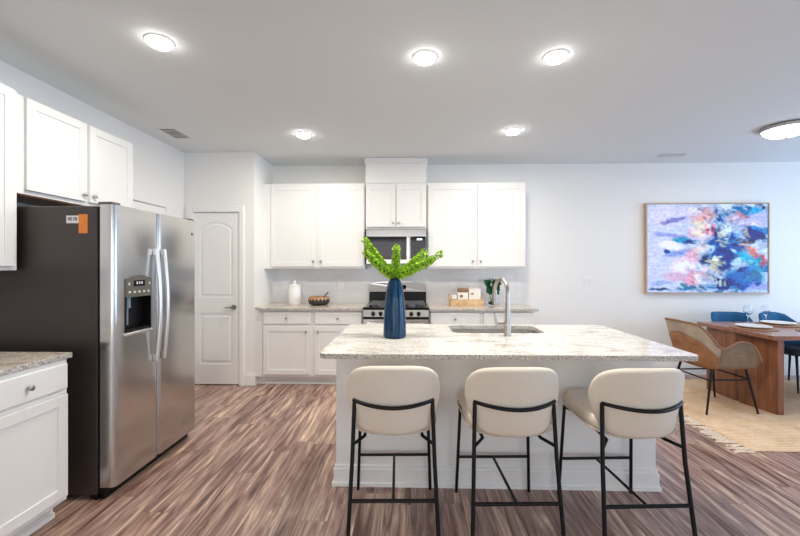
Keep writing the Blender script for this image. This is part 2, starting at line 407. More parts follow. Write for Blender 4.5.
wn = 0
for (a0, a1) in ((-.6, 1.4), (2.4, 4.4)):
    wn += 1; w = sempty('window_%d' % wn, (XR, (a0+a1)/2, .5)); b = B(); h = (a1-a0)/2
    box(b, -.02, .03, -h-.07, -h, -.07, 1.77); box(b, -.02, .03, h, h+.07, -.07, 1.77); box(b, -.02, .03, -h, h, -.07, 0); box(b, -.02, .03, -h, h, 1.7, 1.77)
    box(b, .0, .03, -.025, .025, 0, 1.7); box(b, .0, .03, -h, h, .83, .87)
    obj('window_frame', b, M['trim'], w)
for (a0, a1) in ((-1.8, .6), (2.0, 4.4)):
    wn += 1; w = sempty('window_%d' % wn, ((a0+a1)/2, YR, .2)); b = B(); h = (a1-a0)/2
    box(b, -h-.07, -h, -.03, .02, -.07, 2.17); box(b, h, h+.07, -.03, .02, -.07, 2.17); box(b, -h, h, -.03, .02, -.07, 0); box(b, -h, h, -.03, .02, 2.1, 2.17)
    box(b, -.03, .03, -.03, .0, 0, 2.1)
    obj('window_frame', b, M['trim'], w)
# backsplash tiles
b = B(); box(b, XP, 1.46, YB-.010, YB, .914, 1.40); struct('wall_backsplash', b, M['tile'])
# baseboards
def bboard(name, x0, x1, y0, y1, nx, ny):
    b = B(); box(b, x0, x1, y0, y1, 0, .115)
    # small cap
    box(b, x0+(.006 if nx < 0 else 0), x1-(.006 if nx > 0 else 0), y0+(.006 if ny < 0 else 0), y1-(.006 if ny > 0 else 0), .115, .14)
    return struct(name, b, M['trim'])
bboard('baseboard_pantry', -1.950, XP-.0005, YP-.014, YP, 0, -1)
bboard('baseboard_side', XP, XP+.014, YP-.014, 4.517, 1, 0)
bboard('baseboard_back', 1.48, XR, YB-.014, YB, 0, -1)
bboard('baseboard_right', XR-.014, XR, YR, YB, -1, 0)
bboard('baseboard_left', XL, XL+.014, 4.19, YP, 1, 0)

# ------------------------------------------------------------------ panel doors
def panel_door(parent, w, h, mat, t=.035):
    """two-panel arch-top slab, local x 0..w, front face at y=-t"""
    b = B(); box(b, 0, w, -t+.0095, 0, 0, h); st = .072 if w < .6 else .11
    zL0, zL1, zU0, zU1, arch = .235, .835, 1.02, h-.19, .085
    F = -t
    # frame built as front boards
    box(b, 0, st, F, F+.01, 0, h); box(b, w-st, w, F, F+.01, 0, h)
    box(b, st, w-st, F, F+.01, 0, zL0); box(b, st, w-st, F, F+.01, zL1, zU0)
    n = 16; top = []
    for k in range(n+1):
        x = st + (w-2*st)*k/n; top.append((x, zU1 + arch*(1-((k/n-.5)*2)**2)))
    for k in range(n):
        (xa, za), (xb, zb) = top[k], top[k+1]
        vs = [b.verts.new(p) for p in ((xa, F, za), (xb, F, zb), (xb, F, h), (xa, F, h), (xa, F+.01, za), (xb, F+.01, zb), (xb, F+.01, h), (xa, F+.01, h))]
        b.faces.new(vs[0:4]); b.faces.new(vs[4:8][::-1]); b.faces.new((vs[0], vs[4], vs[5], vs[1])); b.faces.new((vs[3], vs[2], vs[6], vs[7]))
    bmesh.ops.remove_doubles(b, verts=b.verts, dist=1e-5)
    # raised fields
    g = .035
    box(b, st+g, w-st-g, F+.001, F+.012, zL0+g, zL1-g, .008)
    lo = [(st+g, zU0+g), (w-st-g, zU0+g)]; up = []
    for k in range(n+1):
        x = w-st-g - (w-2*st-2*g)*k/n; u = (x-w/2)/(w/2-st); up.append((x, zU1-g + arch*(1-u*u)))
    poly = lo+up
    fr = [b.verts.new((x, F+.002, z)) for x, z in poly]; bk = [b.verts.new((w/2+(x-w/2)*1.04, F+.012, 1.4+(z-1.4)*1.015)) for x, z in poly]
    b.faces.new(fr)
    for i in range(len(poly)): b.faces.new((fr[i], fr[(i+1) % len(poly)], bk[(i+1) % len(poly)], bk[i]))
    return obj('door_slab', b, mat, parent)
d1 = sempty('door_1', (-2.560, YP+.03, .012))
sl = panel_door(d1, .539, 2.018, M['trim'])
b = B(); tube(b, [(.480, -.035, .905), (.480, -.085, .905)], .012, 10); lathe_b = B()
b2 = tube(b, [(.480, -.080, .905), (.43, -.084, .908), (.385, -.082, .902)], [.011, .010, .008], 8)
tube(b, [(.480, -.034, .905), (.480, -.046, .905)], .029, 16)
obj('door_handle', b, M['nickel'], d1, smooth=40); lathe_b.free()
b = B()
for x0, x1, z0, z1 in ((-.083, 0, -.012, 2.10), (.542, .607, -.012, 2.10), (0, .542, 2.025, 2.10)):
    box(b, x0, x1, -.048, -.03, z0, z1, .004)
    box(b, x0+(.0 if z0 > 1 else .012), x1-(.0 if z0 > 1 else .012), -.054, -.046, z0, z1-.012)
obj('door_casing', b, M['trim'], d1)
d2 = sempty('door_2', (XL-.03, 3.36, .012)); d2.rotation_euler = (0, 0, PI/2)
panel_door(d2, .74, 2.018, M['trim'])
b = B()
for x0, x1, z0, z1 in ((-.075, 0, -.012, 2.10), (.74, .815, -.012, 2.10), (0, .74, 2.025, 2.10)):
    box(b, x0, x1, -.048, -.03, z0, z1, .004)
obj('door_casing', b, M['trim'], d2)

# ------------------------------------------------------------------ cabinets
# local frame of a cabinet: x along the wall, front towards -y, back at y=0
def shaker(w, h, st=.057, t=.02):
    """door leaf at origin: x 0..w, z 0..h, y -t..0"""
    b = B(); box(b, 0, w, -t+.007, 0, 0, h)
    for x0, x1, z0, z1 in ((0, st, 0, h), (w-st, w, 0, h), (st, w-st, 0, st), (st, w-st, h-st, h)):
        box(b, x0, x1, -t, -t+.008, z0, z1, .0015)
    return b
def knob(x, y, z, parent, r=.014):
    b = B(); tube(b, [(x, y, z), (x, y-.012, z), (x, y-.014, z), (x, y-.024, z), (x, y-.027, z)], [.006, .006, r*.9, r, r*.6], 12)
    return obj('knob', b, M['nickel'], parent, smooth=50)
def moved(bm, x, y, z):
    bmesh.ops.translate(bm, verts=bm.verts, vec=(x, y, z)); return bm
def cabinet(label, loc, rz, w, d, z0, z1, fronts, kind='wall', group=None, under=None, face_l=0, face_r=0, cat='cabinet', fill_l=0):
    t = thing('wall_cabinet' if kind == 'wall' else 'base_cabinet', label, cat, loc, rz, group)
    b = B()
    if kind == 'wall': box(b, 0, w, -d, -.001, z0, z1, .002)
    else:
        box(b, 0, w, -d, -.001, .105, z1, .001)
    obj('body', b, M['cab'], t)
    if kind != 'wall':
        b = B(); box(b, .0, w, -d+.08, -.002, 0, .104); box(b, 0, w, -d+.068, -d+.08, 0, .03)
        obj('toe_kick', b, M['cab'], t)
    if under:
        b = B(); box(b, .0, w, -d+.018, -.004, z0-.006, z0-.0005); obj('underside_panel', b, under, t)
    for f in fronts:
        typ, x0, x1, a0, a1, kx, kz = f
        if typ == 'door': o = obj('door', moved(shaker(x1-x0, a1-a0), x0, -d-.001, a0), M['cab'], t)
        else:
            b = B(); box(b, x0, x1, -d-.021, -d-.001, a0, a1, .004); o = obj('drawer', b, M['cab'], t)
        if kx is not None: knob(kx, -d-.021, kz, o)
    return t
# back wall uppers
cabinet('wide white wall cabinet with two shaker doors, beside the pantry wall', (XP+.085, YB, 0), 0, 1.182, .325, 1.37, 2.43,
        [('door', .012, .575, 1.395, 2.40, .545, 1.462), ('door', .607, 1.17, 1.395, 2.40, .637, 1.462)])
b = B(); box(b, XP, XP+.085, YB-.325, YB-.30, 1.37, 2.43); tag(obj('filler_strip', b, M['cab']), 'narrow white filler strip between pantry wall and wide wall cabinet', 'filler strip')
mc = cabinet('short white wall cabinet above the microwave, topped by a ceiling-high hood box', (-.563, YB, 0), 0, .756, .325, 1.86, 2.43,
        [('door', .012, .37, 1.885, 2.40, .345, 1.935), ('door', .386, .744, 1.885, 2.40, .411, 1.935)])
b = B(); box(b, .002, .754, -.336, -.001, 2.4305, H-.075); obj('chase_panel', b, M['cab'], mc)
b = B(); box(b, -.012, .768, -.350, -.001, H-.075, H-.002, .004); obj('crown_moulding', b, M['cab'], mc)
cabinet('wide white wall cabinet with two shaker doors, right of the microwave', (.203, YB, 0), 0, 1.205, .325, 1.37, 2.43,
        [('door', .012, .590, 1.395, 2.40, .556, 1.462), ('door', .615, 1.193, 1.395, 2.40, .650, 1.462)])
# back wall bases
def base_fronts(w, e=.012, gap=.05):
    m = w/2
    return [('drawer', e, m-gap/2, .725, .862, (e+m-gap/2)/2, .793), ('drawer', m+gap/2, w-e, .725, .862, (w-e+m+gap/2)/2, .793),
            ('door', e, m-gap/2, .135, .695, m-gap/2-.045, .635), ('door', m+gap/2, w-e, .135, .695, m+gap/2+.045, .635)]
cabinet('white base cabinet with two drawers over two doors, left of the range', (-1.738, YB, 0), 0, 1.178, .62, 0, .884, base_fronts(1.178), 'base')
b = B(); box(b, XP, -1.739, YB-.62, YB-.60, .105, .884); box(b, XP+.0145, -1.739, YB-.552, YB-.53, 0, .105); tag(obj('filler_strip', b, M['cab']), 'white filler strip between pantry wall and base cabinet', 'filler strip')
cabinet('white base cabinet with drawers partly hidden behind the island, right of the range', (.215, YB, 0), 0, 1.20, .62, 0, .884, base_fronts(1.20), 'base')
# countertops on the back wall
def counter(name, label, poly, z0, z1, mat):
    b = B(); prism(b, poly, z0, z1)
    for f in b.faces: f.material_index = 1 if abs(f.normal.z) < .5 else 0
    b.normal_update()
    for f in b.faces: f.material_index = 1 if abs(f.normal.z) < .5 else 0
    o = obj(name, b, [mat, M['gedge']], bev=.003); tag(o, label, 'countertop'); return o
counter('countertop', 'speckled granite countertop left of the range under the canister', [(XP+.001, YP+.012), (-1.785, YP+.012), (-1.775, YB-.665), (-.557, YB-.665), (-.557, YB-.011), (XP+.001, YB-.011)], .885, .914, M['granite2'])
counter('countertop', 'speckled granite countertop right of the range under the basket', [(.212, YB-.665), (1.455, YB-.665), (1.455, YB-.011), (.212, YB-.011)], .885, .914, M['granite2'])
# left wall
R90 = PI/2
cabinet('white wall cabinet over the fridge with two doors and bare wood underside', (XL, 2.262, 0), R90, .915, .315, 1.835, 2.43,
        [('door', .012, .445, 1.862, 2.426, .415, 1.91), ('door', .47, .903, 1.862, 2.426, .50, 1.91)], under=M['unfin'])
cabinet('white wall cabinet cut by the left edge of the photo, nearest the camera', (XL, 1.42, 0), R90, .78, .35, 1.37, 2.43,
        [('door', .012, .372, 1.395, 2.426, .345, 1.46), ('door', .395, .752, 1.395, 2.426, .425, 1.46)])
b = B(); box(b, XL, XL+.320, 2.2005, 2.2615, 1.835, 2.43); tag(obj('filler_strip', b, M['cab']), 'white filler panel between near wall cabinet and over-fridge cabinet', 'filler strip')
def lb(w): return [('drawer', .014, w-.014, .725, .862, w/2, .793), ('door', .014, w-.014, .135, .695, None, None)]
cabinet('white base cabinet with one knobbed drawer, beside the fridge', (XL, 1.60, 0), R90, .47, .772, 0, .884, lb(.47), 'base')
cabinet('white base cabinet mostly outside the left edge of the photo', (XL, 1.12, 0), R90, .47, .772, 0, .884, lb(.47), 'base')
counter('countertop', 'tan speckled granite countertop at the left edge of the photo', [(XL+.001, 1.10), (-1.893, 1.10), (-1.893, 2.09), (XL+.001, 2.09)], .885, .914, M['granite2'])

# ------------------------------------------------------------------ refrigerator (faces +x); local x along world y
fr = thing('refrigerator', 'stainless steel side-by-side refrigerator with dark side and ice dispenser', 'refrigerator', (-1.874, 2.235, 0), R90)
W = .872; SP = .400; TH = 1.765
b = B(); box(b, 0, W, .0, .755, .025, TH-.01, .004); obj('body', b, M['fridge_side'], fr)
b = B(); box(b, .01, W-.01, -.04, .05, .0, .065); box(b, -.003, W+.003, -.004, .02, .0, .028); obj('base_grille', b, M['black'], fr)
b = B(); box(b, .008, W-.008, -.02, .0, .07, TH-.012); obj('door_gasket', b, M['black'], fr)
def fdoor(x0, x1):
    b = B(); pl = rrect(x0, x1, -.105, -.018, .03, 5)
    # keep the back corners square
    pl = [(x, y) if y < -.06 else (x0 if x < (x0+x1)/2 else x1, -.018 if y > -.03 else y) for x, y in pl]
    prism(b, pl, .072, TH); bmesh.ops.remove_doubles(b, verts=b.verts, dist=1e-5)
    return b
fd = obj('freezer_door', fdoor(0, SP-.003), M['steel'], fr, smooth=35)
rd = obj('fridge_door', fdoor(SP+.003, W), M['steel'], fr, smooth=35)
DX0, DX1, DZ0, DZ1 = .085, .318, .975, 1.335
b = B(); box(b, DX0+.006, DX1-.006, -.2, -.045, DZ0+.02, 1.20); cut(fd, b)
for p in fd.data.polygons: p.use_smooth = True
fd.data.set_sharp_from_angle(angle=math.radians(35))
b = B()
for q in ((DX0, DX0+.008, -.110, -.046, DZ0, 1.21), (DX1-.008, DX1, -.110, -.046, DZ0, 1.21), (DX0+.008, DX1-.008, -.052, -.046, DZ0, 1.21), (DX0+.008, DX1-.008, -.106, -.046, DZ0, DZ0+.022)): box(b, *q)
dsp = obj('dispenser', b, M['black'], fd)
b = B()   # control fascia, arched top
pl = [(DX0, 1.20), (DX1, 1.20)] + [(DX1-(DX1-DX0)*k/12, 1.315+.022*(1-((k/12-.5)*2)**2)) for k in range(13)]
f1 = [b.verts.new((x, -.113, z)) for x, z in pl]; f2 = [b.verts.new((x, -.10, z)) for x, z in pl]
b.faces.new(f1); b.faces.new(f2[::-1])
for i in range(len(pl)): b.faces.new((f1[i], f1[(i+1) % len(pl)], f2[(i+1) % len(pl)], f2[i]))
obj('control_panel', b, M['panelgrey'], dsp)
b = B(); box(b, .150, .250, -.1145, -.112, 1.268, 1.305); obj('display', b, M['blackgl'], dsp)
b = B()
for k in range(3): box(b, .172+.022*k, .184+.022*k, -.1155, -.1140, 1.280, 1.297)
obj('display_digits', b, M['button'], dsp)
for k in range(5):
    b = B(); box(b, .105+.043*k, .123+.043*k, -.1155, -.112, 1.224, 1.238, .002); obj('button', b, M['button'], dsp)
for x0 in (.103, .288):
    b = B(); box(b, x0, x0+.012, -.1155, -.112, 1.275, 1.292); obj('button', b, M['button'], dsp)
b = B(); tube(b, [(.145, -.075, 1.20), (.145, -.075, 1.13)], .018, 12); box(b, .122, .168, -.066, -.056, 1.02, 1.15, .003)
obj('nozzle', b, plain('dispenser_lever', (0.22, 0.27, 0.33), 0.3), dsp, smooth=40)
b = B(); box(b, DX0-.004, DX1+.004, -.120, -.060, DZ0-.014, DZ0+.004, .004); obj('drip_tray', b, M['handle'], dsp)
def bar(x):
    b = B(); z0, z1, n = .745, 1.515, 14; pts = []
    for k in range(n+1):
        s = k/n; pts.append((x, -.126 - .026*math.sin(PI*s), z0+(z1-z0)*s))
    # flat rounded bar
    tube(b, [(p[0], p[1], p[2]) for p in pts], .0135, 10)
    box(b, x-.012, x+.012, -.137, -.104, z0, z0+.045, .004); box(b, x-.012, x+.012, -.137, -.104, z1-.045, z1, .004)
    return b
obj('door_handle', bar(.352), M['handle'], fd, smooth=40); obj('door_handle', bar(.430), M['handle'], rd, smooth=40)
b = B(); bmesh.ops.create_circle(b, cap_ends=True, segments=24, radius=.013, matrix=Matrix.Translation((.81, -.1056, 1.655)) @ Matrix.Rotation(PI/2, 4, 'X'))
r = bmesh.ops.extrude_face_region(b, geom=b.faces[:]); bmesh.ops.translate(b, verts=[v for v in r['geom'] if isinstance(v, bmesh.types.BMVert)], vec=(0, .002, 0))
obj('round_badge', b, M['bronze'], rd)
for x0 in (.005, W-.07):
    b = B(); box(b, x0, x0+.065, -.09, .0, TH, TH+.016, .003); obj('hinge_cover', b, M['bronze'], fr)
# decals on the dark side (side faces world -y = local -x)
def sidebox(wx0, wx1, z0, z1, t0, t1):
    b = B(); box(b, -t1, -t0, -(wx1+1.878), -(wx0+1.878), z0, z1); return b
o = obj('orange_sticker', sidebox(-1.990, -1.936, 1.592, 1.706, 0, .0012), M['orange'], fr); o['label'] = 'orange sticker'
o = obj('white_label', sidebox(-2.066, -1.9905, 1.652, 1.698, 0, .0012), M['paper'], fr); o['label'] = 'white barcode label'
b = B(); random.seed(5)
x = -2.056
while x < -2.000:
    wd = random.choice((.0018, .003, .0045))
    if not (-2.031 < x < -2.026): box(b, -.0018, -.0012, -(x+wd+1.878), -(x+1.878), 1.668, 1.688)
    x += wd + random.choice((.0016, .003))
obj('barcode', b, M['ink'], fr)

# ------------------------------------------------------------------ microwave & range
mw = thing('microwave', 'stainless over-the-range microwave under the short cabinet', 'microwave', (-.548, YB, 1.425))
w = .735
b = B(); box(b, 0, w, -.385, -.015, 0, .425, .003); obj('body', b, M['steel2'], mw)
b = B(); box(b, .004, w-.004, -.405, -.386, .335, .424, .003); obj('vent_strip', b, M['steel'], mw)
b = B(); box(b, .004, .535, -.405, -.386, .004, .333, .004); dr = obj('door', b, M['steel'], mw)
b = B(); box(b, .012, .495, -.4075, -.404, .055, .332, .001); obj('door_glass', b, M['blackgl'], dr)
b = B(); box(b, .085, .445, -.4095, -.407, .095, .270); obj('window', b, M['mwin'], dr)
b = B(); box(b, .54, w-.004, -.407, -.386, .004, .333, .003); cp = obj('control_panel', b, M['blackgl'], mw)
b = B(); box(b, .62, .685, -.4085, -.4065, .292, .312); obj('clock_display', b, M['digits'], cp)
kg = plain('keypad_grey', (0.03, 0.03, 0.034), .5)
for i in range(4):
    for j in range(3):
        b = B(); box(b, .575+j*.05, .605+j*.05, -.4082, -.4065, .05+i*.045, .072+i*.045); obj('key', b, kg, cp)

rg = thing('range', 'stainless gas range with black cooktop behind the island', 'oven range', (-.5525, YB-.02, 0)); w = .76
b = B(); box(b, .002, w-.002, -.63, -.01, .02, .90); obj('body', b, M['black'], rg)
b = B(); box(b, -.003+.004, w-.001, -.66, -.07, .90, .925, .006, 2); obj('cooktop', b, M['blackgl'], rg)
b = B()
vs = [(0, -.68, .82), (w, -.68, .82), (w, -.66, .897), (0, -.66, .897)]
f = [b.verts.new((x+.004 if x == 0 else x-.004, y, z)) for x, y, z in vs]; g = [b.verts.new((x+.004 if x == 0 else x-.004, -.631, z)) for x, y, z in vs]
b.faces.new(f); b.faces.new(g[::-1])
for i in range(4): b.faces.new((f[i], f[(i+1) % 4], g[(i+1) % 4], g[i]))
cpn = obj('control_panel', b, M['steel2'], rg)
for x in (.12, .205, .38, .555, .64):
    b = B(); tube(b, [(x, -.668, .858), (x, -.678, .856), (x, -.680, .856), (x, -.706, .850)], [.024, .024, .019, .017], 14); box(b, x-.004, x+.004, -.712, -.690, .834, .868)
    obj('knob', b, M['black'], cpn, smooth=40)
b = B(); box(b, .004, w-.004, -.672, -.631, .795, .817); obj('trim_gap', b, M['black'], rg)
b = B(); box(b, .006, w-.006, -.675, -.631, .20, .792, .004); od = obj('oven_door', b, M['steel'], rg)
b = B(); box(b, .12, w-.12, -.677, -.674, .33, .66); obj('oven_window', b, M['blackgl'], od)
b = B(); tube(b, [(.06, -.676, .75), (.06, -.72, .75), (w-.06, -.72, .75), (w-.06, -.676, .75)], .011, 8); obj('door_handle', b, M['handle'], od, smooth=40)
b = B(); box(b, .006, w-.006, -.67, -.631, .03, .19, .004); obj('storage_drawer', b, M['steel'], rg)
# backguard: curved stainless top over black panel
b = B(); box(b, .01, w-.01, -.070, .0, .925, 1.07); obj('back_panel', b, M['black'], rg)
b = B(); n = 16
pl = [(.008, 1.07), (w-.008, 1.07)] + [(w-.008-(w-.016)*k/n, 1.17+.032*(1-abs((k/n-.5)*2)**4)) for k in range(n+1)]
f1 = [b.verts.new((x, -.085 if z < 1.1 else -.065, z)) for x, z in pl]; f2 = [b.verts.new((x, 0, z)) for x, z in pl]
b.faces.new(f1); b.faces.new(f2[::-1])
for i in range(len(pl)): b.faces.new((f1[i], f1[(i+1) % len(pl)], f2[(i+1) % len(pl)], f2[i]))
bg = obj('backguard', b, M['steel'], rg)
b = B(); box(b, .27, .49, -.085, -.074, 1.105, 1.155, .002); obj('clock_display', b, M['blackgl'], bg)
for gx in (.05, .405):
    b = B(); x0, x1, y0, y1, z = gx, gx+.305, -.60, -.13, .955
    tube(b, [(x0, y0, z), (x1, y0, z), (x1, y1, z), (x0, y1, z)], .008, 6, close=True)
    tube(b, [(x0, (y0+y1)/2, z), (x1, (y0+y1)/2, z)], .007, 6)
    for yy in (y0+.115, y1-.115):
        tube(b, [((x0+x1)/2, yy-.1, z), ((x0+x1)/2, yy+.1, z)], .006, 6); tube(b, [(x0, yy, z), (x1, yy, z)], .006, 6)
    for xx in (x0, x1):
        for yy in (y0, y1): tube(b, [(xx, yy, z), (xx, yy, .9255)], .007, 6)
    obj('burner_grate', b, M['grate'], rg)
for bx in (.2, .56):
    for by in (-.485, -.245):
        b = B(); lathe(b, [(0, .9255), (.045, .9255), (.045, .935), (.03, .94), (0, .94)], 16, (bx, by)); obj('burner', b, M['grate'], rg, smooth=30)

# ------------------------------------------------------------------ island
IX0, IX1, IY0, IY1 = -.51, 1.558, 2.09, 3.20
BX0, BX1, BY0, BY1 = -.478, 1.528, 2.438, 3.16
isl = thing('kitchen_island', 'white panelled kitchen island base behind the three stools', 'kitchen island', ((BX0+BX1)/2, (BY0+BY1)/2, 0))
cx, cy = (BX0+BX1)/2, (BY0+BY1)/2
b = B()
for q in ((BX0, BX1, BY0, BY0+.02), (BX0, BX1, BY1-.02, BY1), (BX0, BX0+.02, BY0+.02, BY1-.02), (BX1-.02, BX1, BY0+.02, BY1-.02)):
    box(b, q[0]-cx, q[1]-cx, q[2]-cy, q[3]-cy, 0, .884)
obj('panel', b, M['island'], isl)
b = B()
def skirt(b, e, z0, z1):
    for q in ((BX0-e, BX1+e, BY0-e, BY0), (BX0-e, BX1+e, BY1, BY1+e), (BX0-e, BX0, BY0, BY1), (BX1, BX1+e, BY0, BY1)):
        box(b, q[0]-cx, q[1]-cx, q[2]-cy, q[3]-cy, z0, z1)
skirt(b, .024, 0, .022); skirt(b, .015, .022, .105); skirt(b, .009, .105, .125)
obj('skirting', b, M['trim'], isl)
ic = counter('island_countertop', 'pale veined granite island top with rounded corners and sink cutout', rrect(IX0, IX1, IY0, IY1, .05, 6), .885, .914, M['granite'])
SX0, SX1, SY0, SY1 = .300, .975, 2.775, 3.135
b = B(); prism(b, rrect(SX0, SX1, SY0, SY1, .07, 6), .8, 1.0); cut(ic, b)
sk = thing('kitchen_sink', 'undermount stainless sink basin set into the island top', 'sink', ((SX0+SX1)/2, (SY0+SY1)/2, .884))
b = B()
hx, hy = (SX1-SX0)/2+.006, (SY1-SY0)/2+.006
top = rrect(-hx, hx, -hy, hy, .07, 6); bot = rrect(-hx+.03, hx-.03, -hy+.03, hy-.03, .06, 6); lip = rrect(-hx-.02, hx+.02, -hy-.02, hy+.02, .08, 6)
A = [b.verts.new((x, y, -.001)) for x, y in lip]; Bt = [b.verts.new((x, y, -.001)) for x, y in top]; C = [b.verts.new((x, y, -.20)) for x, y in bot]
n = len(top)
for i in range(n):
    j = (i+1) % n; b.faces.new((A[i], A[j], Bt[j], Bt[i])); b.faces.new((Bt[i], Bt[j], C[j], C[i]))
b.faces.new(C)
o = obj('basin', b, plain('sink_steel', (0.46, 0.42, 0.38), 0.38, 0.85, var=0.05), sk, smooth=40); md = o.modifiers.new('thickness', 'SOLIDIFY'); md.thickness = .0015; md.offset = -1
b = B(); lathe(b, [(0, -.194), (.03, -.194), (.043, -.196), (.045, -.199)], 20); obj('drain', b, M['nickel'], sk, smooth=40)

fa = thing('faucet', 'brushed nickel gooseneck faucet standing on the near side of the sink', 'faucet', (.668, 2.665, .914), math.radians(14))
b = B(); pts = [(0, 0, 0), (0, 0, .012), (0, 0, .0125), (0, 0, .10), (0, 0, .18), (0, 0, .27)]; rr = [.027, .027, .0225, .0215, .0175, .0145]
for k in range(1, 13):
    a = PI*k/12*.97; pts.append((-.0*k, .098*(1-math.cos(a)), .298+.092*math.sin(a))); rr.append(.0135)
tube(b, pts, rr, 16); obj('spout', b, M['nickel'], fa, smooth=45)
b = B(); tube(b, [(0, .196, .305), (0, .197, .29), (0, .199, .25), (0, .200, .205)], [.0145, .0165, .0175, .0175], 14); obj('spray_head', b, M['nickel'], fa, smooth=45)
b = B(); tube(b, [(-.015, 0, .085), (-.06, -.004, .085), (-.085, -.006, .086)], [.017, .017, .014], 12); tube(b, [(-.078, -.006, .075), (-.088, -.008, .10), (-.098, -.015, .135), (-.108, -.02, .16)], [.012, .011, .0095, .007], 8)
obj('lever', b, M['nickel'], fa, smooth=45)

# vase with bell flower stems
VX, VY = -.110, 2.60
vs_ = thing('vase', 'tall dark blue glazed vase standing on the island', 'vase', (VX, VY, .914))
b = B(); lathe(b, [(0, 0), (.070, 0), (.077, .008), (.078, .03), (.074, .15), (.066, .25), (.056, .33), (.046, .37), (.030, .397), (.026, .408), (.029, .416), (.025, .418), (.021, .408), (.023, .38), (.04, .33), (.055, .2), (.06, .05), (0, .04)], 40)
obj('body', b, M['vase'], vs_, smooth=60)
def bell(bm, c, d, r, mi):
    """ruffled cup at c opening along d"""
    d = d.normalized(); a = V((0, 0, 1)) if abs(d.z) < .8 else V((1, 0, 0)); u = d.cross(a).normalized(); w = d.cross(u)
    n = 9; ph = random.random()*6; rings = []
    for rr, hh in ((.25, 0), (.72, .45), (1.0, .85)):
        rings.append([bm.verts.new(c + d*(hh*r*1.1 + (.12*r*math.sin(3*t+ph) if rr == 1 else 0)) + (u*math.cos(t)+w*math.sin(t))*r*rr*(1+.12*math.sin(5*t+ph)*(rr == 1))) for t in [2*PI*k/n for k in range(n)]])
    for A, Bq in zip(rings[:-1], rings[1:]):
        for k in range(n): bm.faces.new((A[k], A[(k+1) % n], Bq[(k+1) % n], Bq[k]))
    bm.faces.new(rings[0][::-1])
    cc = bm.verts.new(c+d*r*.62); base = [bm.verts.new(c+d*r*.2+(u*math.cos(t)+w*math.sin(t))*r*.58) for t in [2*PI*k/5 for k in range(5)]]  # dark inner cone, painted shade inside the cup
    for k in range(5):
        f = bm.faces.new((base[k], base[(k+1) % 5], cc)); f.material_index = 1
stems = [((-.205, .02, .265), 'longest bell flower stem leaning to upper left', .30), ((-.185, -.07, .175), 'bell flower stem leaning left below the longest one', .42),
         ((.012, .0, .215), 'bell flower stem standing upright in the middle', .30), ((.20, .06, .185), 'bell flower stem leaning up to the right, behind the lowest', .32),
         ((.305, -.03, .170), 'lowest bell flower stem reaching furthest right with a sparse tip', .30)]
random.seed(11)
for i, (tip, lab, s0) in enumerate(stems):
    fl = thing('flower_stem', 'green '+lab+' in the blue vase', 'flower', (VX, VY, .914+.33), 0, 'bell flower stems in the blue vase')
    tip = V(tip)+V((0, 0, .062)); P0 = V((-.01*tip.x/.2, 0, -.2)); P1 = V((tip.x*.06, tip.y*.06, .088))
    def pt(s, P1=P1, tip=tip): return P1*(1-s) + tip*s + V((0, 0, 1))*(-.012*math.sin(PI*s))*(1 if abs(tip.x) > .1 else 0)
    b = B(); tube(b, [P0, P1]+[pt(k/8) for k in range(1, 9)], [.004]*6+[.003]*4, 6); obj('stalk', b, M['stalk'], fl, smooth=60)
    b = B(); Lh = (tip-P1).length; nn = int(Lh/.0165)
    for k in range(nn+1):
        s = k/nn
        c = pt(s); t = (pt(min(1, s+.05))-pt(max(0, s-.05))).normalized(); q = t.cross(V((0, 1, .2))).normalized(); w = t.cross(q)
        m_ = 4 if s < .93 else 3
        for j in range(m_):
            a = 2*PI*j/m_ + k*.7 + random.uniform(-.25, .25); r = (.0190 - .0060*s)*random.uniform(.85, 1.15)*(.6 if i == 4 and .8 < s < .93 else 1)
            d = q*math.cos(a)+w*math.sin(a)+t*.55
            bell(b, c+d.normalized()*.013, d, r, 0)
    for _ in range(10 if s0 > .4 else 4):
        a = random.uniform(0, 2*PI); c = V((.022*math.cos(a), .022*math.sin(a), random.uniform(.07, .12))); bell(b, c, V((math.cos(a), math.sin(a), .3)), .016, 0)
    bmesh.ops.recalc_face_normals(b, faces=b.faces)
    obj('bell_flowers', b, [M['bell'], M['bell2']], fl, smooth=60)

# ------------------------------------------------------------------ bar stools
def disc_pad(outline, surf, rings=(.0, .3, .6, .84, .95)):
    """closed pad; outline = list of (a,b); surf(a,b)->(front,back,mid) points"""
    b = B(); n = len(outline); ca = sum(p[0] for p in outline)/n; cb = sum(p[1] for p in outline)/n
    def ring(s, k):
        if s == 0: return [b.verts.new(surf(ca, cb)[k])]
        return [b.verts.new(surf(ca+(a-ca)*s, cb+(q-cb)*s)[k]) for a, q in outline]
    top = [ring(s, 0) for s in rings]; mid = ring(1.0, 2); bot = [ring(s, 1) for s in rings]
    def join(A, C):
        for k in range(n):
            j = (k+1) % n
            if len(A) == 1: b.faces.new((A[0], C[k], C[j]))
            else: b.faces.new((A[k], A[j], C[j], C[k]))
    for A, C in zip(top[:-1], top[1:]): join(A, C)
    join(top[-1], mid)
    for A, C in zip(bot[:-1], bot[1:]): join(A, C)
    join(bot[-1], mid)
    return b
def lerp_table(tb, x):
    for (a, p), (c, q) in zip(tb[:-1], tb[1:]):
        if a <= x <= c: return p+(q-p)*(x-a)/(c-a)
    return tb[0][1] if x < tb[0][0] else tb[-1][1]
YC = [(.48, -.175), (.52, -.205), (.6, -.238), (.7, -.262), (.8, -.278), (.88, -.288)]
def back_y(x, z): return lerp_table(YC, z) + .105*(x/.2)**2*(1 if z > .6 else .75)
def wrap(a, z):
    """a in -1..1 round the curved back: x and forward offset"""
    k = 1.15; return .257*math.sin(a*k)/math.sin(k), lerp_table(YC, z) + .145*(1-math.cos(a*k))/(1-math.cos(k))*(1 if z > .6 else .8)
